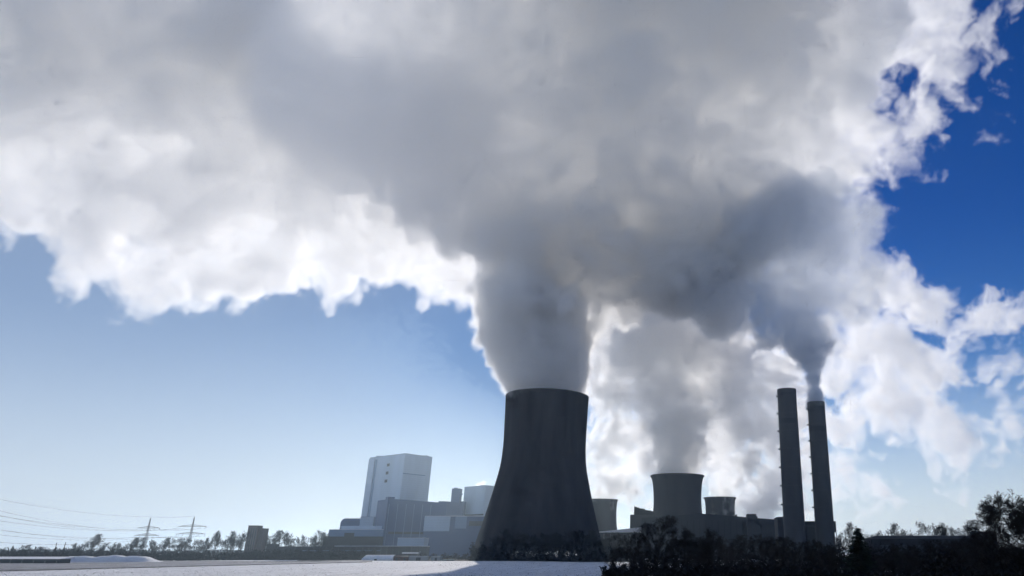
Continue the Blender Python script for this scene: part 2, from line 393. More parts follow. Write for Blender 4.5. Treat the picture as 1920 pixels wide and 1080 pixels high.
b2 = blk(617, 722, 993, 1240, 40); b2s = blk(640, 722, 986, 1255, 20)
simple_building('long low grey hall with dark doors below the rounded dark hall', [('walls', M['grey_clad'], lambda b: b.box(*b2), (b2[0], b2[2])),
    ('upper_floor', M['white_clad'], lambda b: b.box(*b2s), (b2[0], b2[2])),
    ('dark_plinth', M['dark_clad'], lambda b: b.box(b2[0] - 5, b2[1] - .5, b2[2] - 6, b2[2] - .1, 0, Z(660, 1006, 1240)), (b2[0], b2[2])),
    ('gate', M['vent'], lambda b: b.box(b2[0] + 26, b2[0] + 42, b2[2] - .4, b2[2] + .1, 0, b2[5] - 5), (b2[0], b2[2])),
    ('roof_edge', M['snow_roof'], lambda b: b.box(b2[0] - .3, b2[1] + .3, b2[2] - .4, b2[3], b2[5], b2[5] + .5), (b2[0], b2[2]))])
# pale panelled hall right, beside the big tower
b3 = blk(797, 948, 968, 1200, 40); b3c = blk(845, 862, 968, 1200, 40)
zlow = Z(820, 996, 1200)
simple_building('pale panelled hall with dark lower storey at the left foot of the huge tower', [('walls', M['blue_clad'], lambda b: b.box(*b3), (b3[0], b3[2])),
    ('pale_panel', M['white_clad'], lambda b: b.box(b3[0] - .2, b3c[0], b3[2] - .6, b3[2] - .05, zlow, b3[5] - .3), (b3[0], b3[2])),
    ('grey_panel', M['grey_clad'], lambda b: b.box(b3c[0] + 8, b3c[0] + 26, b3[2] - .5, b3[2] - .05, zlow + 4, b3[5] - .3), (b3[0], b3[2])),
    ('window_band', M['vent'], lambda b: b.box(b3c[0] + 30, b3[1] - 6, b3[2] - .4, b3[2] - .05, zlow + 8, zlow + 15), (b3[0], b3[2])),
    ('roof_edge', M['snow_roof'], lambda b: b.box(b3[0] - .3, b3[1] + .3, b3[2] - .7, b3[3], b3[5], b3[5] + .5), (b3[0], b3[2]))])
# second boiler house with slim tower
F4 = foot3((871, 915, 1500), (911, 911, 1465), (940, 916, 1490)); z4 = Z(911, 911, 1465)
b4a = blk(862, 870.5, 940, 1480, 25)
simple_building('grey square boiler house with a steaming roof beside the slim tower', [('walls', M['white_clad'], lambda b: b.prism(F4, 0, z4), F4[1]),
    ('side_annex', M['blue_clad'], lambda b: b.box(*b4a), F4[1]),
    ('parapet', M['white_clad'], lambda b: [panel(b, F4[i], F4[i + 1], 0, 1, z4 - .4, z4 + 1.2, .35) for i in (0, 1)], F4[1]),
    ('roof_vent', M['grey_clad'], lambda b: b.box(F4[1][0] - 14, F4[1][0] - 2, F4[1][1] + 12, F4[1][1] + 22, z4 - .5, z4 + 2.5), F4[1]),
    ('base_band', M['vent'], lambda b: panel(b, F4[0], F4[1], 0, 1, Z(890, 964, 1480) - 3, Z(890, 964, 1480), .3), F4[1])], 'boiler house', 'boiler_house')
b5 = blk(847.5, 863, 916, 1470, 16)
simple_building('slim dark grey stair tower with link bridges beside the square boiler house', [('shaft', M['blue_clad'], lambda b: b.box(*b5), (b5[0], b5[2])),
    ('roof_cap', M['grey_clad'], lambda b: b.box(b5[0] + 3, b5[0] + 9, b5[2] + 2, b5[2] + 10, b5[5] - .3, b5[5] + 1.8), (b5[0], b5[2])),
    ('link_bridge', M['grey_clad'], lambda b: b.box(b5[1] - .2, F4[0][0] + 3, b5[2] + 4, b5[2] + 9, Z(866, 928, 1470), Z(866, 924.5, 1470)), (b5[0], b5[2])),
    ('link_bridge', M['grey_clad'], lambda b: b.box(b5[1] - .2, b4a[0] + 1, b5[2] + 4, b5[2] + 9, Z(866, 959, 1470), Z(866, 956, 1470)), (b5[0], b5[2]))], 'stair tower', 'stair_tower')
b6 = blk(746, 796, 1009, 1090, 20)
simple_building('low pale flat building before the blue grey machine hall', [('walls', M['white_clad'], lambda b: b.box(*b6), (b6[0], b6[2])),
    ('window_band', M['vent'], lambda b: b.box(b6[0] + 3, b6[1] - 3, b6[2] - .3, b6[2] + .1, 8, 11), (b6[0], b6[2])),
    ('roof_edge', M['snow_roof'], lambda b: b.box(b6[0] - .3, b6[1] + .3, b6[2] - .4, b6[3], b6[5], b6[5] + .5), (b6[0], b6[2]))])
b7 = blk(520, 800, 1024.5, 1010, 14)
simple_building('long dark low conveyor gallery with a thin line of snow on its roof', [('walls', M['dark_clad'], lambda b: b.box(*b7), (b7[0], b7[2])),
    ('roof_snow', M['snow_roof'], lambda b: b.box(b7[0] + 75, b7[1], b7[2] - .5, b7[3], b7[5], b7[5] + .7), (b7[0], b7[2])),
    ('wall_rail', M['grey_clad'], lambda b: b.box(b7[0] + 30, b7[1] - 60, b7[2] - .5, b7[2] - .1, b7[5] * .66, b7[5] * .66 + .5), (b7[0], b7[2])),
    ('post', M['dark_metal'], lambda b: [b.box(x, x + .7, b7[2] - .8, b7[2] - .1, 0, b7[5] - .5) for x in [b7[0] + 8 * i for i in range(int((b7[1] - b7[0]) / 8))]], (b7[0], b7[2]))], 'conveyor gallery', 'conveyor_gallery')
b8, b8b = blk(466, 484, 986, 1150, 14), blk(483.4, 495.5, 990.5, 1156, 14)
simple_building('dark brown tower block of two staggered slabs among bare trees', [('front_slab', M['brown_clad'], lambda b: b.box(*b8), (b8[0], b8[2])),
    ('rear_slab', M['brown_clad'], lambda b: b.box(*b8b), (b8[0], b8[2])),
    ('roof_edge', M['dark_metal'], lambda b: b.box(b8[0] - .3, b8[1] + .3, b8[2] - .3, b8[3], b8[5], b8[5] + .6), (b8[0], b8[2])),
    ('window_strip', M['glass'], lambda b: [b.box(b8[0] + 2 + 3.2 * i, b8[0] + 3.4 + 3.2 * i, b8[2] - .12, b8[2] + .1, 6, b8[5] - 3) for i in range(4)], (b8[0], b8[2]))], 'tower block', 'tower_block')
b9 = blk(500, 516, 1020.5, 1060, 12)
simple_building('small dark pump house just right of the brown tower block', [('walls', M['dark_clad'], lambda b: b.box(*b9), (b9[0], b9[2])),
    ('roof_edge', M['dark_metal'], lambda b: b.box(b9[0] - .4, b9[1] + .4, b9[2] - .4, b9[3], b9[5], b9[5] + .5), (b9[0], b9[2])),
    ('door', M['vent'], lambda b: b.box(b9[0] + 4, b9[0] + 7, b9[2] - .2, b9[2] + .1, 0, 5), (b9[0], b9[2]))], 'pump house', 'pump_house')

# ------------------------------------------------------------------ yard at the far edge of the field
d = 866; x0, x1 = G(677, 1050, d)[0], G(736, 1050, d)[0]; zt = Z(705, 1040.5, d)
t = thing('polytunnel', 'long low white tunnel tent covered in snow at the edge of the field', 'tent', ((x0 + x1) / 2, d, 0))
b = MB(); n = 14; L_ = (x1 - x0)
for kx in range(13):
    x = -L_ / 2 + L_ * kx / 12
    e = 1.0 if 0 < kx else .55
    for q in range(n + 1):
        a = math.pi * q / n; b.v.append((x, 7 - 7 * math.cos(a), zt * e * math.sin(a) ** .8))
for kx in range(12):
    for q in range(n):
        i = kx * (n + 1) + q; b.face([i, i + 1, i + n + 2, i + n + 1], True)
b.face(list(range(n + 1))); b.face([12 * (n + 1) + q for q in reversed(range(n + 1))])
b.build('cover', M['snow_roof'], t)
b = MB(); b.box(-3, 0, -.15, .4, 0, 2.2); b.build('door', M['vent'], t)
def shed(label, x0p, x1p, ytop, d, m, roofm, name, cat, depth=7, gable=0.0):
    x0, x1 = G(x0p, 1050, d)[0], G(x1p, 1050, d)[0]; h = Z((x0p + x1p) / 2, ytop, d); w_ = (x1 - x0)
    t = thing(name, label, cat, ((x0 + x1) / 2, d, 0))
    b = MB(); b.box(-w_ / 2, w_ / 2, 0, depth, 0, h - gable); b.build('body', m, t)
    b = MB()
    if gable:
        i = len(b.v); o_ = .3; y0, y1 = -o_, depth + o_; ym = depth / 2; z0 = h - gable
        b.v += [(-w_ / 2 - o_, y0, z0), (w_ / 2 + o_, y0, z0), (w_ / 2 + o_, ym, h), (-w_ / 2 - o_, ym, h), (-w_ / 2 - o_, y1, z0), (w_ / 2 + o_, y1, z0)]
        b.face([0, 1, 2, 3]); b.face([3, 2, 5, 4]); b.face([0, 3, 4]); b.face([1, 5, 2]); b.face([0, 4, 5, 1])
    else: b.box(-w_ / 2 - .15, w_ / 2 + .15, -.15, depth + .15, h + .01, h + .25)
    b.build('roof', roofm, t)
    b = MB(); b.box(-w_ * .12, w_ * .12, -.1, .1, 0, (h - gable) * .75); b.build('door', M['vent'], t)
    return t
shed('rusty dark red shed right of the snowy tunnel tent', 736, 751, 1041, 868, M['red_shed'], M['red_shed'], 'shed', 'shed', 7, 1.6)
shed('small rusty lean-to touching the tunnel tent', 751.5, 765, 1042, 866, M['red_shed'], M['dark_metal'], 'shed', 'shed', 6, 1.0)
shed('large pale grey container right of the rusty sheds', 766, 802, 1043, 868, M['container'], M['snow_roof'], 'container', 'container')
shed('small pale grey cabin between the large container and the huge tower', 808, 826, 1043.5, 870, M['container'], M['snow_roof'], 'cabin', 'cabin')
shed('dark site hut with snowy roof behind the large pale container', 752, 782, 1036, 905, M['dark_metal'], M['snow_roof'], 'site_hut', 'hut', 6, 1)
shed('flat teal skip at the foot of the huge tower', 829, 850, 1049, 868, M['teal'], M['teal'], 'skip', 'skip')
d = 868; x = G(779.5, 1050, d)[0]; t = thing('lamp_post', 'short pale mast standing on the yard behind the large container', 'mast', (x, 880, 0))
b = MB(); b.tube((0, 0, 0), (0, 0, Z(779.5, 1035, 880)), .25, .18, 8, caps=True); b.build('pole', M['container'], t)
b = MB(); b.box(-.6, .6, -.4, .4, Z(779.5, 1035, 880), Z(779.5, 1035, 880) + .4); b.build('lamp_head', M['container'], t)
# snowy bank and dark shed at the far left
t = thing('barn', 'dark open sided barn with a snowy roof at the far left', 'barn', (G(45, 1050, 660)[0], 660, 0))
w_ = G(92, 1050, 660)[0] - G(-60, 1050, 660)[0]; h = Z(45, 1046, 660)
b = MB(); b.box(-w_ * .65, w_ * .42, 2, 14, -.5, h - 1); b.build('walls', M['vent'], t)
b = MB(); b.prism([(-w_ * .67, 0), (w_ * .44, 0), (w_ * .44, 16), (-w_ * .67, 16)], h - 1, 0, [h - .9, h - .9, h + .9, h + .9]); b.build('roof', M['snow_roof'], t)
b = MB(); b.box(w_ * .1, w_ * .44, -.2, 1.9, h - 2.2, h - 1.05); b.build('fascia', M['dark_metal'], t)
for k in range(8):
    b = MB(); x = -w_ * .6 + w_ * 1.0 * k / 7; b.box(x - .2, x + .2, .3, .7, -.3, h - 1); b.build('post', M['steel'], t)
b = MB(); n = 40
X0, X1 = G(40, 1050, 700)[0], G(278, 1050, 760)[0]
for k in range(n + 1):
    u = k / n; e = min(1, (1 - u) * 6) * min(1, u * 10); x = X0 + (X1 - X0) * u; yb = 700 + 60 * u
    hh = e * (6.5 + .7 * math.sin(u * 23) + .4 * math.sin(u * 51)) * (.75 + .25 * u)
    b.v += [(x, yb, -.3), (x, yb + 7, hh * .8), (x, yb + 12, hh), (x, yb + 22, hh * .9), (x, yb + 34, -.3)]
for k in range(n):
    for q in range(4): i = 5 * k + q; b.face([i, i + 5, i + 6, i + 1], True)
tag(b.build('snow_bank', M['snow_roof']), kind='structure')

# ------------------------------------------------------------------ works buildings, right of the big tower
d = 1120
xa, xb, xc = G(1203, 971, d)[0], G(1316, 963, d)[0], G(1460, 974, d)[0]; za, zb_, zc_ = Z(1203, 971, d), Z(1316, 963, d), Z(1460, 974.5, d)
def hall(b):
    for (p, q, zp, zq) in ((xa, xb, za, zb_), (xb, xc, zb_, zc_)):
        i = len(b.v); b.v += [(p, d, 0), (q, d, 0), (q, d, zq), (p, d, zp), (p, d + 60, 0), (q, d + 60, 0), (q, d + 60, zq), (p, d + 60, zp)]
        for f in ((0, 1, 2, 3), (5, 4, 7, 6), (3, 2, 6, 7)): b.face([i + z for z in f])
    i = len(b.v); b.v += [(xa, d, 0), (xa, d + 60, 0), (xa, d + 60, za), (xa, d, za)]; b.face([i + 1, i, i + 3, i + 2])
    i = len(b.v); b.v += [(xc, d, 0), (xc, d + 60, 0), (xc, d + 60, zc_), (xc, d, zc_)]; b.face([i, i + 1, i + 2, i + 3])
bs = blk(1400.5, 1418, 963.5, 1112, 12)
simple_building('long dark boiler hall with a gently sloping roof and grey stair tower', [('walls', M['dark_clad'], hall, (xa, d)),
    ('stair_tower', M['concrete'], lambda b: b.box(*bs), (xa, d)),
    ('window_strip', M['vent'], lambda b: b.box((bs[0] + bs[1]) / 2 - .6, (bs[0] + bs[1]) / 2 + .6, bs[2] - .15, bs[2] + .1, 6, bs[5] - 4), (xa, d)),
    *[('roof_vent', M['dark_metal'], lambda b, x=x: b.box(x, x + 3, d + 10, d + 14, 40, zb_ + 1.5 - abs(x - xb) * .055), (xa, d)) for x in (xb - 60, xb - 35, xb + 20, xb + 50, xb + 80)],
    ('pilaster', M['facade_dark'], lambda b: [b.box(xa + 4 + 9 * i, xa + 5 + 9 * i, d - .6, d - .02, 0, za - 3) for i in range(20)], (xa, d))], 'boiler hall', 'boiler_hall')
e1 = blk(1457.5, 1492, 969.5, 1000, 30); e2 = blk(1492, 1532, 978, 1010, 30); e3 = blk(1536, 1567, 978, 1000, 20)
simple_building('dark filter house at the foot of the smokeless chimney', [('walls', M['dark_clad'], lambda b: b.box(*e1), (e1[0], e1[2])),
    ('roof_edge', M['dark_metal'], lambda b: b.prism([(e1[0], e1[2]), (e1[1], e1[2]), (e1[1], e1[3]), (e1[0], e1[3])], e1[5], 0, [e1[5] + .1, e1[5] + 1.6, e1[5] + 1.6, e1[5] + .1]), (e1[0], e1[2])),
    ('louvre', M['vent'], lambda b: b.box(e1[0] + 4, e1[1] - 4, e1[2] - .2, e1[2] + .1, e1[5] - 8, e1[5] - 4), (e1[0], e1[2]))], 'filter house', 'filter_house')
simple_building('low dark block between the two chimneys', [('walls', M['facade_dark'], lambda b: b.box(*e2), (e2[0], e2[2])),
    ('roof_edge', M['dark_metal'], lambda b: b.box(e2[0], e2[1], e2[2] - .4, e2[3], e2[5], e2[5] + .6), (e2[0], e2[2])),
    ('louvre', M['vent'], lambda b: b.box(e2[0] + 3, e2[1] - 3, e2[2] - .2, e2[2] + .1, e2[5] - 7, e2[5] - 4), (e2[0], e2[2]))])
zleg = Z(1565, 998, 1000)
simple_building('raised dark duct house on steel legs right of the smoking chimney', [('walls', M['dark_clad'], lambda b: b.box(e3[0], e3[1], e3[2], e3[3], zleg, e3[5]), (e3[0], e3[2])),
    ('leg', M['steel'], lambda b: b.tube((e3[1] - .5, e3[2] + 1, zleg + .2), (e3[1] + 3.5, e3[2] + 1, 0), .5, .5, 6), (e3[0], e3[2])),
    ('leg', M['steel'], lambda b: b.tube((e3[1] - .5, e3[2] + 17, zleg + .2), (e3[1] + 3.5, e3[2] + 17, 0), .5, .5, 6), (e3[0], e3[2])),
    ('leg', M['steel'], lambda b: b.tube((e3[1] - 9, e3[2] + 1, zleg + .2), (e3[1] - 9, e3[2] + 1, 0), .5, .5, 6), (e3[0], e3[2])),
    ('roof_edge', M['dark_metal'], lambda b: b.box(e3[0], e3[1] + .3, e3[2] - .3, e3[3], e3[5], e3[5] + .5), (e3[0], e3[2]))], 'duct house', 'duct_house')
f1 = blk(1189, 1228, 950, 1240, 25); f2 = blk(1181.5, 1226, 965, 1235, 25)
def jag(b):
    x = f1[0]; r = random.Random(3); zz = f1[5]
    while x < f1[1]:
        w_ = r.uniform(3, 7); b.box(x, min(x + w_, f1[1]) - .01, f1[2], f1[3], 0, zz); x += w_; zz -= r.uniform(.3, 2.2)
simple_building('dark stepped coal bunker in the gap left of the mid sized cooling tower', [('upper_block', M['facade_dark'], jag, (f1[0], f1[2])),
    ('lower_block', M['concrete'], lambda b: b.box(*f2), (f1[0], f1[2])),
    ('mast', M['dark_metal'], lambda b: b.tube((f1[0] + .6, f1[2] + 2, f1[5] - 1), (f1[0] + .6, f1[2] + 2, f1[5] + 4), .25, .2, 5), (f1[0], f1[2]))], 'coal bunker', 'coal_bunker')
g1 = G(1120, 1000, 1180); xL, xR = G(1120, 999, 1180)[0], G(1212, 985, 1180)[0]; zl, zr = Z(1120, 998, 1180), Z(1205, 988, 1180)
simple_building('dark sloping coal conveyor with snow on top, right of the huge tower', [('gallery', M['facade_dark'], lambda b: b.prism([(xL, 1180), (xR, 1180), (xR, 1186), (xL, 1186)], 0, 0, [zl, zr, zr, zl]), (xL, 1180)),
    ('roof_snow', M['snow_roof'], lambda b: b.prism([(xL, 1179.7), (xR, 1179.7), (xR, 1186.3), (xL, 1186.3)], zl - .3, 0, [zl + .5, zr + .5, zr + .5, zl + .5]), (xL, 1180)),
    ('trestle', M['steel'], lambda b: [b.box(xL + 10 * i, xL + 10 * i + .8, 1178.8, 1179.6, 0, zl - 1) for i in range(7)], (xL, 1180))], 'conveyor', 'coal_conveyor')
# low buildings, far right
h1 = blk(1632, 1860, 1005.5, 480, 16)
ym = (h1[2] + h1[3]) / 2
def long_roof(b):
    x0, x1 = h1[0] - .5, h1[1] + .5; z0, z1 = h1[5] - 1.4, h1[5] + .5
    b.v += [(x0, h1[2] - .6, z0), (x1, h1[2] - .6, z0), (x1 - 3, ym, z1), (x0 + 6, ym, z1), (x0, h1[3] + .6, z0), (x1, h1[3] + .6, z0)]
    b.face([0, 1, 2, 3]); b.face([3, 2, 5, 4]); b.face([0, 3, 4]); b.face([1, 5, 2]); b.face([0, 4, 5, 1])
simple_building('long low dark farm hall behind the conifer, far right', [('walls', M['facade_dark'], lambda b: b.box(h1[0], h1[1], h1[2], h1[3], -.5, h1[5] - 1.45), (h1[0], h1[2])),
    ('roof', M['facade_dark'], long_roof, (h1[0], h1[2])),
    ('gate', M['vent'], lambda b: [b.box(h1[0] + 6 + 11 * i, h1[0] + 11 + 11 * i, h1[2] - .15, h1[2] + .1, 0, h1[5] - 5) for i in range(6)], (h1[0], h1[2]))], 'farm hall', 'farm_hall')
h2 = blk(1833, 1867, 997.5, 520, 14)
simple_building('small dark flat roofed house peeping over the farm hall roof', [('walls', M['facade_dark'], lambda b: b.box(h2[0], h2[1], h2[2], h2[3], -.5, h2[5]), (h2[0], h2[2])),
    ('roof', M['dark_metal'], lambda b: b.box(h2[0] - .4, h2[1] + .4, h2[2] - .4, h2[3] + .4, h2[5], h2[5] + .4), (h2[0], h2[2])),
    ('window', M['glass'], lambda b: b.box(h2[0] + 2, h2[0] + 4, h2[2] - .1, h2[2] + .1, h2[5] - 3, h2[5] - 1.4), (h2[0], h2[2])),
    ('window', M['glass'], lambda b: b.box(h2[0] + 7, h2[0] + 9, h2[2] - .1, h2[2] + .1, h2[5] - 3, h2[5] - 1.4), (h2[0], h2[2]))], 'house', 'house')

# ------------------------------------------------------------------ pylons and wires
def pylon(label, px, ytop, d, arms):
    X = P(px, ytop, d).x; H = Z(px, ytop, d); t = thing('pylon', label, 'pylon', (X, d, 0), 'lattice pylons left')
    hw = lambda z: 2.6 * (1 - z / H) ** 1.3 + .3
    b = MB(); n = 11; lev = [H * .96 * (k / n) ** .9 for k in range(n + 1)]
    for k in range(n):
        z0, z1 = lev[k], lev[k + 1]; a, c = hw(z0), hw(z1)
        q0 = [(-a, -a), (a, -a), (a, a), (-a, a)]; q1 = [(-c, -c), (c, -c), (c, c), (-c, c)]
        for i in range(4):
            j = (i + 1) % 4
            b.tube((*q0[i], z0), (*q1[i], z1), .18, .16, 4); b.tube((*q0[i], z0), (*q1[j], z1), .11, .11, 4); b.tube((*q0[j], z0), (*q1[i], z1), .08, .08, 4); b.tube((*q1[i], z1), (*q1[j], z1), .11, .11, 4)
    b.build('lattice_mast', M['steel'], t)
    b = MB(); b.tube((0, 0, lev[-1] - 1), (0, 0, H), .3, .12, 5); b.build('mast_tip', M['steel'], t)
    tips = [Vector((X, d, H))]
    for (xl, xr, y) in arms:
        z = Z(px, y, d); l = P(xl, y, d).x - X; r = P(xr, y, d).x - X; half = (r - l) / 2; w_ = hw(z)
        b = MB()
        for sg in (-1, 1):
            tip = (sg * half, 0, z)
            for yy in (-w_, w_):
                b.tube((sg * w_, yy, z - .2), tip, .38, .3, 4); b.tube((sg * w_, yy, z + 2.4), tip, .3, .22, 4)
            for k in range(1, 5):
                u = k / 5; xx = sg * (w_ + (half - w_) * u); b.tube((xx, 0, z), (sg * (w_ + (half - w_) * (u - .2)), 0, z + 2.3 * (1 - u + .2)), .12, .12, 4)
        b.build('cross_arm', M['steel'], t)
        for f_ in (-1, -.55, .55, 1):
            b = MB(); x = f_ * half
            for k in range(5): b.tube((x, 0, z - .15 - .5 * k), (x, 0, z - .55 - .5 * k), .28, .12, 6)
            b.build('insulator', M['dark_metal'], t); tips.append(Vector((X + x, d, z - 2.6)))
    return tips
pa = pylon('left lattice pylon with two cross arms rising behind bare trees', 283, 969, 1080, [(257, 299, 990), (252, 298, 1004)])
pb = pylon('right lattice pylon with two cross arms nearer to the brown tower block', 365, 967.5, 1100, [(336, 388, 987), (334.5, 388, 1001)])
def wire(p, q, sag, r, label, group, n=28):
    b = MB(); prev = None
    for k in range(n + 1):
        u = k / n; c = p.lerp(q, u); c = Vector((c.x, c.y, c.z - 4 * sag * u * (1 - u)))
        if prev is not None: b.tube(prev, c, r, r, 4)
        prev = c
    return tag(b.build('power_line', M['wire']), label, 'power line', group)
near = [P(-150, y, 560 + 8 * i) for i, y in enumerate((905, 918, 930, 940, 952, 962, 972, 984, 1003))]
names = ['topmost', 'second', 'third', 'fourth', 'middle', 'sixth', 'seventh', 'eighth', 'lowest']
for i, (p, q) in enumerate(zip(pa, near)):
    wire(p, q, 6 + 1.2 * (i % 3), .13, f'{names[i]} of the wires running from the left pylon out of the picture', 'wires left of the left pylon')
pn = ['earth wire between the tips of the two pylons'] + [f'{w} between the pylons on their {lv} cross arms' for lv in ('upper', 'lower') for w in ('outer left wire', 'inner left wire', 'inner right wire', 'outer right wire')]
for i, (p, q) in enumerate(zip(pa, pb)): wire(p, q, 1.2, .12, pn[i], 'wires between the two pylons')
# ------------------------------------------------------------------ trees
def bare_tree_meshes(seed, height, spread=1.0, levels=5, upright=.25, kids=(3, 5), trunk_h=.16, tw=1.0):
    """A leafless tree as two meshes: trunk with limbs, and the crown of branches and twigs."""
    r = random.Random(seed); tr, cr = MB(), MB()
    def grow(p, dirv, length, rad, lev):
        seg = 6 if lev == 0 else 4 if lev == 1 else 3 if lev < 4 else 2
        b = tr if lev <= 1 else cr
        pts = [p]; dcur = dirv.normalized(); q = p.copy()
        for s_ in range(seg):
            dcur = (dcur + Vector((r.uniform(-1, 1), r.uniform(-1, 1), r.uniform(-.6, .9))) * (.08 if lev == 0 else .2) + Vector((0, 0, upright * (.2 if lev == 1 else .1)))).normalized()
            q = q + dcur * (length / seg); pts.append(q.copy())
        for s_ in range(seg):
            a, c = rad * (1 - .8 * s_ / seg), rad * (1 - .8 * (s_ + 1) / seg)
            b.tube(pts[s_], pts[s_ + 1], max(a, .008 * tw), max(c, .008 * tw), 7 if lev == 0 else 5 if lev == 1 else 3)
        if lev >= levels: return
        n = r.randint(*kids) + (9 if lev == 0 else 0)
        for k in range(n):
            u = r.uniform(.28, 1.0) if lev else trunk_h + (1 - trunk_h) * (k + r.random()) / n
            i = min(seg - 1, int(u * seg)); base = pts[i].lerp(pts[i + 1], u * seg - i)
            axis = (pts[i + 1] - pts[i]).normalized(); side = axis.orthogonal().normalized(); side = Matrix.Rotation(r.uniform(0, 6.28), 3, axis) @ side
            ang = (r.uniform(.55, 1.05) * (1.15 - .5 * u) if lev == 0 else r.uniform(.3, .9)) * spread
            dv = axis * math.cos(ang) + side * math.sin(ang)
            ln = height * (.52 - .26 * u) * r.uniform(.75, 1.15) if lev == 0 else length * r.uniform(.42, .7) * (1.15 - .35 * u)
            grow(base, dv, ln, max(rad * (1 - .75 * u) * r.uniform(.45, .65), .010 * tw), lev + 1)
    grow(Vector((0, 0, -.3)), Vector((0, 0, 1)), height * .72, height * .02, 0)
    hi = max(v[2] for v in cr.v); s_ = height / hi
    for b in (tr, cr): b.v = [(x * s_, y * s_, z * s_) for x, y, z in b.v]
    return tr, cr
def make_tree(label, seed, height, **kw):
    tr, cr = bare_tree_meshes(seed, height, **kw)
    t = thing('bare_tree', label, 'tree'); tr.build('trunk', M['bark'], t); cr.build('crown', M['twig'], t)
    return t
protos = []
def place(proto, first, label, x, y, h, px_h, group, rz, sc=1.0):
    o = proto if first else copy_tree(proto)
    o.location = (x, y, gz(x, y) if y < 880 else 0); o.rotation_euler.z = rz; o.scale = (sc * h / px_h, sc * h / px_h, h / px_h)
    tag(o, label, 'tree', group); return o
kinds = [dict(seed=11, height=20, spread=1.0, levels=5, upright=.55, tw=2.3, kids=(4, 6)), dict(seed=23, height=20, spread=.75, levels=5, upright=.8, tw=2.3, kids=(4, 6)), dict(seed=37, height=20, spread=1.15, levels=5, upright=.4, tw=2.3, kids=(4, 6)), dict(seed=51, height=20, spread=.9, levels=5, upright=.6, kids=(4, 6), tw=2.3)]
for kd in kinds: protos.append([make_tree('tree', **kd), True])
def tree_at(kind, px, ytop, d, label, group, sc=1.0, extra=0):
    p = protos[kind]; x = P(px, ytop, d).x; h = Z(px, ytop, d) + extra
    o = place(p[0], p[1], label, x, d, h, 20, group, rng.uniform(0, 6.28), sc); p[1] = False; return o
GL = 'bare trees along the left horizon'
for i, (px, y, d, k, sc, lab) in enumerate([
    (51, 1020, 950, 2, 1.3, 'low wide bare tree nearest the left edge, above the barn'), (26, 1022, 950, 1, .5, 'thin bare sapling at the left edge of the treeline'),
    (80, 1024, 950, 2, 1.5, 'low bare bush tree between the barn and the two slim dark trees'),
    (180, 999, 950, 0, 1.25, 'largest rounded bare tree left of the pylons'), (146, 1017, 950, 3, .9, 'small bare tree just left of the largest rounded one'), (196, 1019, 960, 1, .8, 'small bare tree just right of the largest rounded one'),
    (213, 1017, 960, 3, .8, 'slim bare tree midway between the rounded tree and the left pylon'), (228, 1017, 960, 0, 1.0, 'rounded small bare tree left of the left pylon'),
    (252, 1006, 970, 0, 1.1, 'bare tree directly left of the left pylon'), (268, 1006, 975, 2, .9, 'bare tree overlapping the left pylon foot'),
    (290, 1011, 980, 1, .9, 'narrow bare tree directly right of the left pylon'), (312, 1006, 980, 0, 1.2, 'dense rounded bare tree midway between the pylons'),
    (338, 1007, 980, 2, 1.2, 'broad bare tree left of the right pylon'), (354, 1007, 985, 3, 1.0, 'bare tree overlapping the right pylon foot'),
    (374, 1011, 985, 2, 1.2, 'low broad bare tree right of the right pylon'), (390, 1007, 990, 0, .9, 'bare tree second to the right of the right pylon'),
    (408, 993, 1000, 1, .8, 'tall slim bare tree right of the right pylon'), (428, 1004, 1000, 3, 1.0, 'bare tree between the tall slim tree and the brown tower block'),
    (443, 994, 1000, 0, .95, 'tall rounded bare tree left of the brown tower block'), (459, 994, 1010, 1, .75, 'narrow bare tree touching the left side of the brown tower block'),
    (496, 999, 1180, 3, .9, 'bare tree half hidden behind the right side of the brown tower block'),
    (519, 992, 1180, 0, 1.15, 'broad bare tree right of the small pump house'), (539, 993, 1180, 1, .85, 'tall bare tree behind the left end of the conveyor gallery'),
    (549, 1008, 1180, 2, .8, 'short bare tree over the conveyor gallery roof'), (566, 1001, 1180, 3, .8, 'lone slim bare tree over the conveyor gallery roof'),
    (585, 1005, 1180, 2, 1.0, 'bare tree left of the low grey hall'), (596, 1002, 1180, 0, .9, 'bare tree second left of the low grey hall'), (607, 992, 1190, 1, .9, 'tall bare tree touching the low grey hall')]):
    tree_at(k, px, y, d, lab, GL, sc)
protos_left = protos; protos = [[make_tree('tree', **dict(kd, tw=1.6)), True] for kd in kinds]
GR = 'bare trees on the right horizon'
for (px, y, d, k, sc, lab) in [(1597, 974, 420, 0, 1.0, 'bare tree rising behind the dark conifer'), (1578, 998, 600, 3, 1.0, 'small bare tree between the smoking chimney and the conifer'), (1570, 1003, 600, 1, .8, 'slim bare tree by the duct house legs'),
    (1634, 999, 600, 2, 1.0, 'low bare tree at the left gable of the farm hall'), (1652, 992, 560, 3, 1.0, 'middle sized bare tree behind the left end of the farm hall'),
    (1674, 976, 530, 0, 1.1, 'fan shaped bare tree over the left part of the farm hall'), (1689, 989, 540, 3, .9, 'bare tree right beside the fan shaped one'), (1702, 997, 560, 2, 1.0, 'low bare bush over the farm hall between two taller trees'),
    (1733, 975, 530, 2, .95, 'wide bare tree with thin twigs over the middle of the farm hall'), (1757, 976, 540, 1, 1.0, 'bare tree left of a dense twiggy thicket'), (1775, 981, 520, 0, 1.1, 'dense twiggy bare tree in the thicket over the farm hall'), (1790, 985, 520, 2, 1.0, 'right hand bare tree of the thicket over the farm hall'),
    (1814, 972, 520, 1, 1.15, 'vase shaped bare tree standing alone over the farm hall'), (1836, 990, 560, 3, .7, 'small bare tree behind the flat roofed house'), (1849, 992, 560, 0, .6, 'smaller bare tree behind the right of the flat roofed house')]:
    tree_at(k, px, y, d, lab, GR, sc)
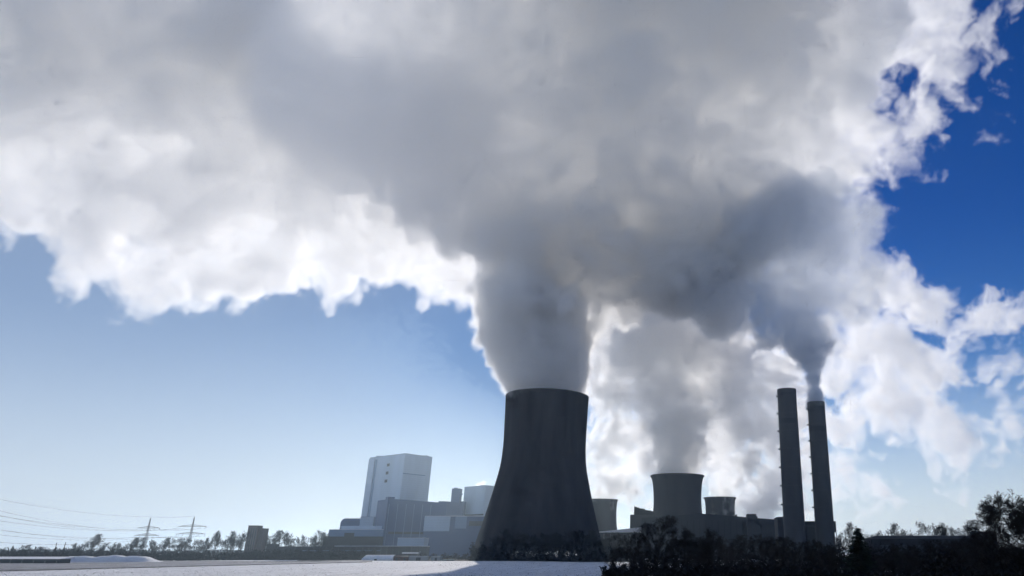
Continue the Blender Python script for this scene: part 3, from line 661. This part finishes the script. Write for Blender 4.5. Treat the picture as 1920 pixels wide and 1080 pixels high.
# two slim dark trees at the left
def slim_tree(label, px, ytop, d, first=None):
    x = P(px, ytop, d).x; h = Z(px, ytop, d)
    if first: t = copy_tree(first); t.location = (x, d, 0); t.scale = (h / 15,) * 3; return tag(t, label)
    r = random.Random(4); t = thing('cypress_tree', label, 'tree', (x, d, 0), 'slim dark trees left'); t.scale = (h / 15,) * 3
    b = MB(); b.tube((0, 0, -.2), (0, 0, 14), .25, .04, 6); b.build('trunk', M['bark'], t)
    b = MB()
    for i in range(2600):
        z = r.uniform(.06, 1) ** .8; rad = 1.5 * math.sin(min(1, z * 1.15 + .12) * math.pi) ** .7 * r.uniform(.3, 1); a = r.uniform(0, 6.28)
        c = Vector((rad * math.cos(a), rad * math.sin(a), z * 15)); u = Vector((r.uniform(-1, 1), r.uniform(-1, 1), r.uniform(.2, 1.6))) * .35; v_ = Vector((r.uniform(-1, 1), r.uniform(-1, 1), 0)) * .2
        b.poly([c - v_, c + v_, c + u])
    b.build('crown', M['needle'], t); return t
s1 = slim_tree('left one of two slim dark trees on the left horizon', 106.5, 1018.5, 940)
slim_tree('right one of two slim dark trees on the left horizon', 123, 1018, 940, s1)
# conifer in the foreground, right
d = 205; px = 1607; x = P(px, 987, d).x; h = Z(px, 987, d)
t = thing('conifer_tree', 'dark pointed conifer in the foreground right of the smoking chimney', 'tree', (x, d, 0))
b = MB(); b.tube((0, 0, -.3), (0, 0, h * .97), .3, .03, 8); b.build('trunk', M['bark'], t)
b = MB(); r = random.Random(8)
nw = 26
for k in range(nw):
    z = h * (.04 + .95 * (k / nw)); L0 = 5.4 * (1 - k / nw) ** .8 + .35
    for q in range(15):
        a = r.uniform(0, 6.28); L_ = L0 * r.uniform(.65, 1.18); zz = z + r.uniform(-.3, .3)
        dirv = Vector((math.cos(a), math.sin(a), 0)); side = Vector((-dirv.y, dirv.x, 0)); m_ = max(5, int(L_ * 9))
        for s_ in range(m_):
            u = (s_ + .5) / m_; c = dirv * (L_ * u) + Vector((0, 0, zz - .28 * L_ * u + .22 * L_ * u * u))
            for e in range(4):
                sg = 1 if e else -1; tip = c + side * sg * r.uniform(.2, .75) * (1.1 - u * .7) + dirv * r.uniform(.05, .4) + Vector((0, 0, r.uniform(-.35, .15)))
                ww = dirv * r.uniform(.14, .3) + Vector((0, 0, r.uniform(-.08, .08)))
                b.poly([c - ww, c + ww, tip])
b.build('crown', M['needle'], t)
# big dark trees, right foreground
def big_tree(label, px, ytop, d, seed, spread, kids, levels=6, sc=1.0, upright=.2, extra=None, name='bare_tree'):
    x = P(px, ytop, d).x; h = Z(px, ytop, d)
    tr, cr = bare_tree_meshes(seed, h, spread=spread, levels=levels, upright=upright, kids=kids, tw=extra or 1.0)
    t = thing(name, label, 'tree', (x, d, gz(x, d)), 'dark trees in the right foreground'); t.scale = (sc, sc, 1)
    tr.build('trunk', M['bark'], t); cr.build('crown', M['twig'], t); return t
big_tree('huge dark bushy tree cut off by the right edge', 1915, 917, 150, 5, 1.1, (6, 7), 5, 1.35, .12, 2.6)
f0 = big_tree('broad dark tree in front of the gap right of the huge cooling tower', 1232, 967, 300, 9, 1.15, (5, 6), 5, 1.1, .12, 2)
GF = 'dark trees in the right foreground'
f1 = big_tree('dark round tree in front of the long boiler hall', 1335, 988, 300, 14, 1.1, (6, 7), 5, 1.1, .1, 2)
def cp(src, hsrc, px, ytop, d, label, sc=1.0):
    o = copy_tree(src); x = P(px, ytop, d).x; h = Z(px, ytop, d); o.location = (x, d, gz(x, d)); o.scale = (sc * h / hsrc, sc * h / hsrc, h / hsrc); o.rotation_euler.z = rng.uniform(0, 6.28)
    return tag(o, label, 'tree', GF)
H0, H1 = Z(1232, 967, 300), Z(1335, 988, 300)
for (s_, hs, px, y, d, sc, lab) in [(f1, H1, 1283, 985, 320, 1.5, 'dark tree between the broad tree and the round tree'), (f0, H0, 1390, 1000, 320, 1.5, 'dark tree in front of the grey stair tower'),
    (f1, H1, 1440, 1004, 310, 1.6, 'dark tree left of the smokeless chimney foot'), (f0, H0, 1490, 1004, 310, 1.5, 'dark tree in front of the smokeless chimney foot'),
    (f1, H1, 1535, 1008, 310, 1.5, 'dark tree in front of the smoking chimney foot'), (f0, H0, 1191, 1000, 330, 1.2, 'smaller dark tree at the left end of the dark tree group'),
    (f0, H0, 1160, 1026, 285, 1.0, 'small bare tree standing on the shaded snow below the huge tower'), (f1, H1, 1680, 1016, 250, 1.4, 'small dark tree in front of the farm hall near the conifer'),
    (f0, H0, 1728, 1012, 180, 1.2, 'slender dark tree with visible trunk among the snow patches'), (f1, H1, 1790, 1006, 190, 1.5, 'dark tree before the middle of the farm hall'), (f0, H0, 1845, 1008, 200, 1.5, 'dark tree left of the huge tree at the right edge'), (f1, H1, 1563, 1022, 240, 1.3, 'low dark tree left beside the conifer')]:
    cp(s_, hs, px, y, d, lab, sc)
# trees in front of the huge tower's foot
protos = protos_left
GT = 'bare trees before the foot of the huge tower'
for i, px in enumerate((944, 966, 987, 1008, 1030, 1052, 1073, 1094, 1113, 1133, 1150)):
    tree_at(i % 4, px + rng.uniform(-4, 4), 998 + rng.uniform(-8, 9), 845 + rng.uniform(-6, 6), 'dark bare tree in the row before the foot of the huge tower', GT, 1.4)

# ------------------------------------------------------------------ brushwood (nobody could count it)
def brush(name, spans, n, seed, m, smin=.35, smax=.9):
    """Dense scrub: many twig and leaf-sized blades in a strip. spans: (px0, px1, depth0, depth1, thickness, y_top0, y_top1)"""
    b = MB(); r = random.Random(seed)
    tot = sum(abs(s_[1] - s_[0]) for s_ in spans)
    for (p0, p1, d0, d1, th, y0, y1) in spans:
        cnt = int(n * abs(p1 - p0) / tot); ph = [r.uniform(0, 6.3) for _ in range(5)]
        for k in range(cnt):
            u = r.random(); px = p0 + (p1 - p0) * u; dd = d0 + (d1 - d0) * u; yt = y0 + (y1 - y0) * u
            q = G(px, 1036, dd); H = max(.6, Z(px, yt, dd)); dep = r.uniform(0, th)
            lump = .66 + .2 * math.sin(px * .31 + ph[0]) + .10 * math.sin(px * .77 + ph[1]) + .08 * math.sin(px * 1.9 + ph[2])
            z = H * lump * r.uniform(0, 1) ** .95; s_ = min(H * .2, r.uniform(smin, smax))
            c = Vector((q[0] + r.uniform(-.5, .5), q[1] + dep, gz(*q) + z)); a = r.uniform(0, 6.28)
            up = Vector((r.uniform(-1, 1), r.uniform(-.8, .8), r.uniform(-.2, 1))) * s_ * 1.2; sd_ = Vector((math.cos(a), math.sin(a), r.uniform(-.5, .5))) * s_ * .4
            b.poly([c - sd_, c + sd_, c + up]) if r.random() < .5 else b.poly([c - sd_ - up * .3, c + sd_ - up * .2, c + up + sd_ * .4, c + up - sd_ * .6])
    return tag(b.build(name, m), kind='stuff')
brush('brushwood', [(-60, 480, 900, 960, 25, 1027, 1028), (470, 700, 960, 950, 15, 1028, 1030), (880, 1180, 835, 835, 14, 1016, 1012)], 85000, 3, M['brush'], .7, 1.7)
brush('brushwood', [(640, 880, 905, 900, 12, 1040, 1036)], 9000, 4, M['brush'], .5, 1.2)
brush('hedge_scrub', [(1130, 1560, 262, 255, 12, 1058, 1050), (1180, 1560, 340, 330, 18, 1014, 1014), (1540, 1960, 290, 280, 15, 1016, 1014)], 85000, 5, M['brush'])
brush('hedge_scrub', [(1165, 1960, 205, 130, 8, 1071, 1073), (1740, 1810, 170, 160, 9, 1030, 1030), (1850, 1960, 150, 140, 9, 1020, 1010), (1420, 1500, 240, 235, 8, 1052, 1052)], 70000, 6, M['brush'])

# stubble poking through the thin snow
def stubble(name, near, far, n, seed, hmax, patch):
    b = MB(); r = random.Random(seed); k = 0
    while k < n:
        u, v_ = r.random(), r.random() ** 1.3
        a = lerp2(near[0], near[1], u); c = lerp2(far[0], far[1], u); x, y = lerp2(a, c, v_)
        if math.sin(x * .11 + y * .013 + 1.3 * math.sin(y * .02)) + math.sin(x * .37 - y * .006) < r.uniform(-2.2, 1.2) * patch: continue
        z = gz(x, y) + .05; h = r.uniform(.3, 1) * hmax; w_ = h * r.uniform(.4, 1.1); dx, dy = r.uniform(-1, 1) * h, r.uniform(-.5, .5) * h
        b.poly([(x - w_, y, z), (x + w_, y, z), (x + dx * .6, y + dy, z + h)]); k += 1
    return tag(b.build(name, M['soil']), kind='stuff')
stubble('stubble', (G(-40, 1036, 330), G(1150, 1036, 300)), (G(-40, 1036, 640), G(1150, 1036, 868)), 4500, 31, .25, 1.0)
stubble('stubble', (G(-50, 1036, 400), G(690, 1036, 740)), (G(-50, 1036, 640), G(690, 1036, 872)), 14000, 32, .45, 1.0)
#STEAM
DEV = False
def volume_object(name, label, blobs, bounds, voxel, dens, warp=(0, 300), billow=(30, 120), zscale=None, ksm=30, soft=25, zcut=None, color=(1, 1, 1), aniso=0.6, seed=0, holes=None, dz=None, cell=.5, dx=None, fluff=1.3):
    """Steam as a fog grid: rounded masses at their own places, bent and roughened by turbulence."""
    (x0, y0, z0), (x1, y1, z1) = bounds
    ng = bpy.data.node_groups.new(name, 'GeometryNodeTree')
    ng.interface.new_socket('Geometry', in_out='OUTPUT', socket_type='NodeSocketGeometry')
    N = ng.nodes.new; L = ng.links.new
    def math_(op, a, b=None, c=None, clamp=False):
        n = N('ShaderNodeMath'); n.operation = op; n.use_clamp = clamp
        for i, v in enumerate((a, b, c)):
            if v is None: continue
            if isinstance(v, (int, float)): n.inputs[i].default_value = v
            else: L(v, n.inputs[i])
        return n.outputs[0]
    def vmath(op, a, b=None, scale=None):
        n = N('ShaderNodeVectorMath'); n.operation = op
        for i, v in enumerate((a, b)):
            if v is None: continue
            if isinstance(v, (tuple, list, Vector)): n.inputs[i].default_value = v
            else: L(v, n.inputs[i])
        if scale is not None:
            if isinstance(scale, (int, float)): n.inputs['Scale'].default_value = scale
            else: L(scale, n.inputs['Scale'])
        return n.outputs['Value'] if op in ('LENGTH', 'DOT_PRODUCT') else n.outputs['Vector']
    def noise(vec, scale, detail, rough=0.55, col=False, w_=0.0):
        n = N('ShaderNodeTexNoise'); n.noise_dimensions = '3D'
        k = seed * 371.3 + w_ * 97.7
        L(vmath('ADD', vec, (k, k * .61, k * .37)), n.inputs['Vector'])
        n.inputs['Scale'].default_value = 1.0 / scale; n.inputs['Detail'].default_value = detail; n.inputs['Roughness'].default_value = rough
        return n.outputs['Color'] if col else n.outputs[0]
    def maprange(v, a, b, c, d, smooth=False):
        mr = N('ShaderNodeMapRange'); L(v, mr.inputs['Value'])
        if smooth: mr.interpolation_type = 'SMOOTHSTEP'
        for k, q in zip(('From Min', 'From Max', 'To Min', 'To Max'), (a, b, c, d)): mr.inputs[k].default_value = q
        return mr.outputs[0]
    pos = N('GeometryNodeInputPosition').outputs[0]
    sep = N('ShaderNodeSeparateXYZ'); L(pos, sep.inputs[0]); z = sep.outputs['Z']
    amp = maprange(z, zscale[0][0], zscale[1][0], zscale[0][1], zscale[1][1]) if zscale else 1.0
    p = pos
    if warp[0]:
        nv = vmath('SUBTRACT', noise(pos, warp[1], 2, 0.5, True, 3.0), (0.5, 0.5, 0.5))
        nv = vmath('SCALE', nv, scale=math_('MULTIPLY', amp, warp[0] * 2.0))
        p = vmath('ADD', pos, nv)
        nv2 = vmath('SUBTRACT', noise(p, warp[1] * .22, 2, 0.5, True, 5.0), (0.5, 0.5, 0.5))
        p = vmath('ADD', p, vmath('SCALE', nv2, scale=math_('MULTIPLY', amp, warp[0] * .7)))
    f = None
    for b in blobs:
        q = vmath('SUBTRACT', p, tuple(b[0]))
        if len(b) > 2: q = vmath('DIVIDE', q, b[2])
        g = math_('SUBTRACT', b[1], vmath('LENGTH', q))
        f = g if f is None else math_('SMOOTH_MAX', f, g, ksm)
    n1 = math_('SUBTRACT', noise(p, billow[1], 6, 0.66, False, 7.0), 0.5)
    vo = N('ShaderNodeTexVoronoi'); vo.feature = 'F1'; L(p, vo.inputs['Vector']); vo.inputs['Scale'].default_value = 1.0 / (billow[1] * cell)
    vo.inputs['Detail'].default_value = 2.0; vo.inputs['Roughness'].default_value = 0.5
    n2 = math_('SUBTRACT', 0.75, vo.outputs['Distance'])
    bl = math_('ADD', math_('MULTIPLY', n1, 3.0), n2)
    n3 = math_('SUBTRACT', noise(p, billow[1] * .2, 3, 0.6, False, 19.0), 0.5)
    bl = math_('MULTIPLY_ADD', n3, fluff, bl)
    f = math_('ADD', f, math_('MULTIPLY', math_('MULTIPLY', bl, billow[0]), amp))
    d = math_('DIVIDE', f, math_('MULTIPLY', soft, amp), clamp=True)
    if holes:
        d = math_('MULTIPLY', d, maprange(noise(p, holes[0], 4, 0.6, False, 13.0), holes[1], holes[2], holes[3], 1.0, True))
    if dz: d = math_('MULTIPLY', d, maprange(z, dz[0], dz[1], dz[2], 1.0, True))
    if dx: d = math_('MULTIPLY', d, maprange(sep.outputs['X'], dx[0], dx[1], dx[2], dx[3], True))
    if zcut is not None: d = math_('MULTIPLY', d, math_('GREATER_THAN', z, zcut))
    d = math_('MULTIPLY', d, math_('GREATER_THAN', d, 0.004))
    vc = N('GeometryNodeVolumeCube'); L(d, vc.inputs['Density'])
    vc.inputs['Min'].default_value = (x0, y0, z0); vc.inputs['Max'].default_value = (x1, y1, z1)
    for k, a, b in (('X', x0, x1), ('Y', y0, y1), ('Z', z0, z1)): vc.inputs['Resolution ' + k].default_value = max(2, int((b - a) / voxel))
    m = bpy.data.materials.new(name); m.use_nodes = True
    t = m.node_tree; t.nodes.clear()
    out = t.nodes.new('ShaderNodeOutputMaterial'); pv = t.nodes.new('ShaderNodeVolumePrincipled')
    pv.inputs['Color'].default_value = (*color, 1); pv.inputs['Density'].default_value = dens; pv.inputs['Anisotropy'].default_value = aniso
    t.links.new(pv.outputs[0], out.inputs['Volume'])
    sm = N('GeometryNodeSetMaterial'); L(vc.outputs[0], sm.inputs[0]); sm.inputs['Material'].default_value = m
    go = N('NodeGroupOutput'); L(sm.outputs[0], go.inputs[0])
    me = bpy.data.meshes.new(name); o = bpy.data.objects.new(name, me); C.objects.link(o); me.materials.append(m)
    mod = o.modifiers.new('steam', 'NODES'); mod.node_group = ng
    if DEV: mod.show_viewport = False
    o['kind'] = 'stuff'; o['label'] = label; o['category'] = 'steam' if 'steam' in name else 'smoke' if 'smoke' in name else 'cloud'
    return o
def B(x, y, d, rp, sq=None):
    c = P(x, y, d); r = rp * PXM(x, y, d)
    return (c, r, sq) if sq else (c, r)
def flat(bl, k): return [(b[0], b[1], (1.0, k, 1.0)) if len(b) < 3 else b for b in bl]
V = 3.0
# steam of the huge tower: a column from the rim, then a mass spreading overhead
column = [B(1026, 752, 950, 68), B(1026, 715, 950, 73), B(1022, 670, 950, 84), B(1014, 620, 950, 103), B(1005, 560, 945, 120)]
mass = [B(1020, 480, 940, 140), B(950, 560, 960, 62), B(1140, 590, 985, 60), B(1180, 520, 950, 105), B(1060, 390, 930, 190), B(1140, 330, 920, 220), B(1000, 300, 910, 230), B(900, 250, 910, 230), B(1150, 180, 890, 260), B(900, 100, 880, 260),
  B(1270, 420, 930, 180), B(1350, 300, 920, 220), B(1430, 230, 910, 180), B(1380, 100, 890, 240), B(1150, 0, 870, 260), B(700, 150, 860, 250), B(700, 0, 850, 250),
  B(1510, 130, 900, 160), B(1570, 30, 890, 150), B(1530, 280, 920, 125), B(1600, 200, 910, 90), B(900, -60, 850, 250), B(1350, -60, 850, 250), B(1300, 510, 965, 85), B(1400, 430, 945, 110), B(1250, 470, 950, 130), B(1350, 590, 975, 60)]
volume_object('steam_plume', 'huge grey mass of steam rising from the huge middle tower and spreading overhead', column + flat(mass, .5), ((-640, 710, 184), (500, 1085, 960)), V, 0.042, warp=(50, 260), billow=(48, 100), zscale=((196, .22), (440, 1)), soft=16, zcut=188, dz=(280, 540, 2.8), dx=(-640, -20, .22, 1.0), aniso=.5)
left = [B(900, 470, 1150, 130), B(780, 470, 1150, 120), B(830, 560, 1150, 55), B(650, 480, 1150, 115), B(500, 500, 1150, 105), B(380, 500, 1150, 105), B(280, 520, 1150, 100), B(180, 490, 1140, 85),
  B(800, 330, 1130, 170), B(600, 330, 1130, 180), B(400, 340, 1120, 170), B(220, 350, 1110, 160), B(60, 340, 1100, 130), B(-60, 260, 1090, 160), B(500, 150, 1090, 190), B(300, 150, 1090, 190), B(100, 150, 1070, 190), B(-80, 100, 1060, 180), B(300, 0, 1050, 200), B(100, 0, 1030, 200), B(-80, -50, 1020, 200), B(500, 0, 1040, 200)]
volume_object('steam_bank', 'pale bank of steam drifting away to the left above the boiler houses', flat(left, .4), ((-1450, 900, 250), (-120, 1270, 1000)), V + .4, 0.04, warp=(50, 240), billow=(38, 100), soft=17, seed=5, dx=(-470, -200, 1.0, .5), aniso=.5)
smoke = [B(1526, 758, 950, 15), B(1524, 735, 950, 16), B(1521, 705, 950, 22), B(1514, 670, 950, 33), B(1508, 640, 945, 50), B(1500, 595, 935, 75), B(1440, 600, 930, 60), B(1480, 520, 910, 110), B(1580, 545, 920, 75), B(1510, 440, 895, 120), B(1400, 550, 905, 85), B(1610, 500, 915, 60), B(1585, 420, 900, 80), B(1420, 450, 890, 100), B(1330, 530, 900, 70), B(1540, 360, 890, 70)]
volume_object('smoke_plume', 'dark smoke billowing from the right chimney up into the steam', smoke[:6] + flat(smoke[6:], .7), ((0, 760, 160), (440, 1040, 600)), V, 0.036, warp=(32, 130), billow=(26, 60), zscale=((185, .12), (330, 1)), ksm=18, soft=14, zcut=184, color=(.88, .905, .94), seed=9, dz=(205, 290, 7.0), aniso=.4)
# steam of the three smaller towers
p2 = [B(1270, 905, 1300, 42), B(1270, 870, 1300, 46), B(1272, 830, 1300, 54), B(1270, 780, 1300, 66), B(1265, 720, 1300, 80), B(1255, 650, 1290, 95), B(1240, 590, 1280, 105), B(1330, 640, 1290, 95), B(1180, 640, 1280, 65), B(1360, 720, 1300, 60)]
volume_object('steam_plume', 'steam rising straight from the mid sized cooling tower', p2, ((-170, 1170, 110), (260, 1440, 560)), V + .4, 0.042, warp=(34, 120), billow=(46, 56), zscale=((130, .16), (250, 1)), ksm=16, soft=10, zcut=118, seed=12, holes=(50, .30, .5, .15), dz=(150, 300, 2.2), aniso=.55)
p3 = [B(1349, 938, 1450, 28), B(1352, 915, 1450, 36), B(1365, 885, 1450, 50), B(1385, 850, 1450, 64), B(1400, 800, 1450, 70), B(1410, 750, 1450, 70), B(1400, 700, 1450, 75), B(1330, 800, 1450, 65), B(1440, 880, 1460, 52), B(1440, 930, 1470, 45), B(1480, 900, 1480, 42), B(1400, 940, 1480, 40), B(1470, 840, 1470, 52), B(1480, 760, 1460, 52), B(1350, 730, 1450, 65), B(1450, 700, 1440, 60), B(1500, 950, 1480, 30)]
volume_object('steam_plume', 'ragged steam from the small cooling tower right of the flared one', flat(p3, .7), ((0, 1310, 50), (420, 1600, 480)), V + .2, 0.06, warp=(40, 100), billow=(58, 52), ksm=14, soft=10, seed=17, holes=(48, .36, .54, .12), aniso=.45)
p4 = [B(1127, 940, 1420, 29), B(1128, 915, 1420, 38), B(1140, 880, 1420, 52), B(1150, 840, 1420, 60), B(1150, 790, 1420, 64), B(1150, 740, 1420, 68), B(1150, 690, 1420, 70), B(1165, 640, 1420, 68), B(1195, 905, 1420, 46), B(1205, 855, 1420, 52), B(1190, 935, 1430, 26), B(1215, 800, 1420, 52), B(1120, 640, 1420, 50), B(1190, 600, 1400, 60), B(1220, 740, 1430, 55), B(1125, 720, 1425, 50)]
volume_object('steam_plume', 'billowing bright steam from the half hidden cooling tower', flat(p4, .7), ((-240, 1270, 50), (60, 1570, 560)), V + .2, 0.06, warp=(38, 100), billow=(58, 50), ksm=14, soft=10, seed=23, holes=(46, .36, .54, .12), aniso=.45)
pf = [B(903, 909, 1485, 7), B(906, 905, 1485, 6), B(897, 910, 1485, 7)]
volume_object('steam_puff', 'small white puff of steam on the roof of the square boiler house', pf, ((-420, 1440, 120), (-300, 1530, 175)), 1.5, 0.08, warp=(6, 20), billow=(5, 14), ksm=4, soft=5, seed=29, aniso=.6)
# bright broken cloud behind the chimneys and wisps top right
bk = [B(1560, 640, 1900, 70), B(1620, 640, 1900, 85), B(1690, 660, 1900, 95), B(1760, 690, 1900, 80), B(1600, 720, 1900, 85), B(1680, 750, 1900, 95), B(1760, 790, 1900, 85), B(1820, 820, 1900, 65), B(1600, 810, 1900, 70), B(1590, 880, 1900, 60), B(1640, 930, 1900, 45), B(1560, 930, 1900, 50), B(1700, 560, 1900, 70), B(1770, 585, 1900, 60), B(1850, 600, 1900, 48), B(1920, 595, 1900, 45), B(1980, 590, 1900, 50), B(1660, 540, 1900, 60), B(1780, 870, 1900, 50), B(1890, 790, 1900, 50), B(1885, 700, 1900, 45), B(1460, 780, 1900, 70), B(1450, 700, 1900, 60), B(1500, 860, 1900, 66), B(1530, 780, 1900, 66), B(1190, 700, 1900, 70), B(1190, 830, 1900, 75), B(1320, 700, 1900, 80), B(1340, 840, 1900, 75), B(1420, 900, 1900, 60), B(1250, 920, 1900, 45)]
volume_object('cloud', 'bright broken cloud behind the two chimneys', flat(bk, .45), ((-260, 1800, 80), (1150, 2000, 900)), 5, 0.026, warp=(60, 170), billow=(75, 110), ksm=30, soft=22, seed=31, holes=(120, .34, .50, 0), aniso=.5)
wp = [B(1720, 60, 1000, 85), B(1790, 70, 1000, 65), B(1850, 60, 1000, 55), B(1890, 30, 1000, 45), B(1780, 150, 1000, 65), B(1740, 190, 1000, 65), B(1700, 250, 1000, 65), B(1660, 300, 1000, 65), B(1700, 290, 1000, 45), B(1630, 370, 1000, 42), B(1600, 180, 980, 80), B(1640, 60, 970, 90), B(1850, 220, 1000, 22), B(1820, 170, 1000, 40), B(1720, 0, 1000, 80), B(1790, -20, 1000, 60), B(1880, -30, 1000, 50)]
volume_object('steam_wisps', 'bright torn wisps of steam at the top right', flat(wp, .5), ((150, 900, 400), (660, 1090, 1000)), V, 0.03, warp=(40, 110), billow=(55, 80), ksm=20, soft=16, seed=41, holes=(70, .34, .50, 0), aniso=.5)

# ------------------------------------------------------------------ haze
def haze_box(density):
    me = bpy.data.meshes.new('haze'); bm = bmesh.new(); bmesh.ops.create_cube(bm, size=1.0)
    for v in bm.verts: v.co = Vector((v.co.x * 12400, 4500 + v.co.y * 9800, 101 + v.co.z * 212))
    bm.to_mesh(me); bm.free()
    o = bpy.data.objects.new('haze', me); C.objects.link(o); o['kind'] = 'stuff'
    m = bpy.data.materials.new('haze'); m.use_nodes = True; t = m.node_tree; t.nodes.clear()
    out = t.nodes.new('ShaderNodeOutputMaterial'); pv = t.nodes.new('ShaderNodeVolumePrincipled')
    pv.inputs['Density'].default_value = density; pv.inputs['Color'].default_value = (.68, .86, 1, 1); pv.inputs['Anisotropy'].default_value = .8
    t.links.new(pv.outputs[0], out.inputs['Volume']); me.materials.append(m)
haze_box(0.8e-4)
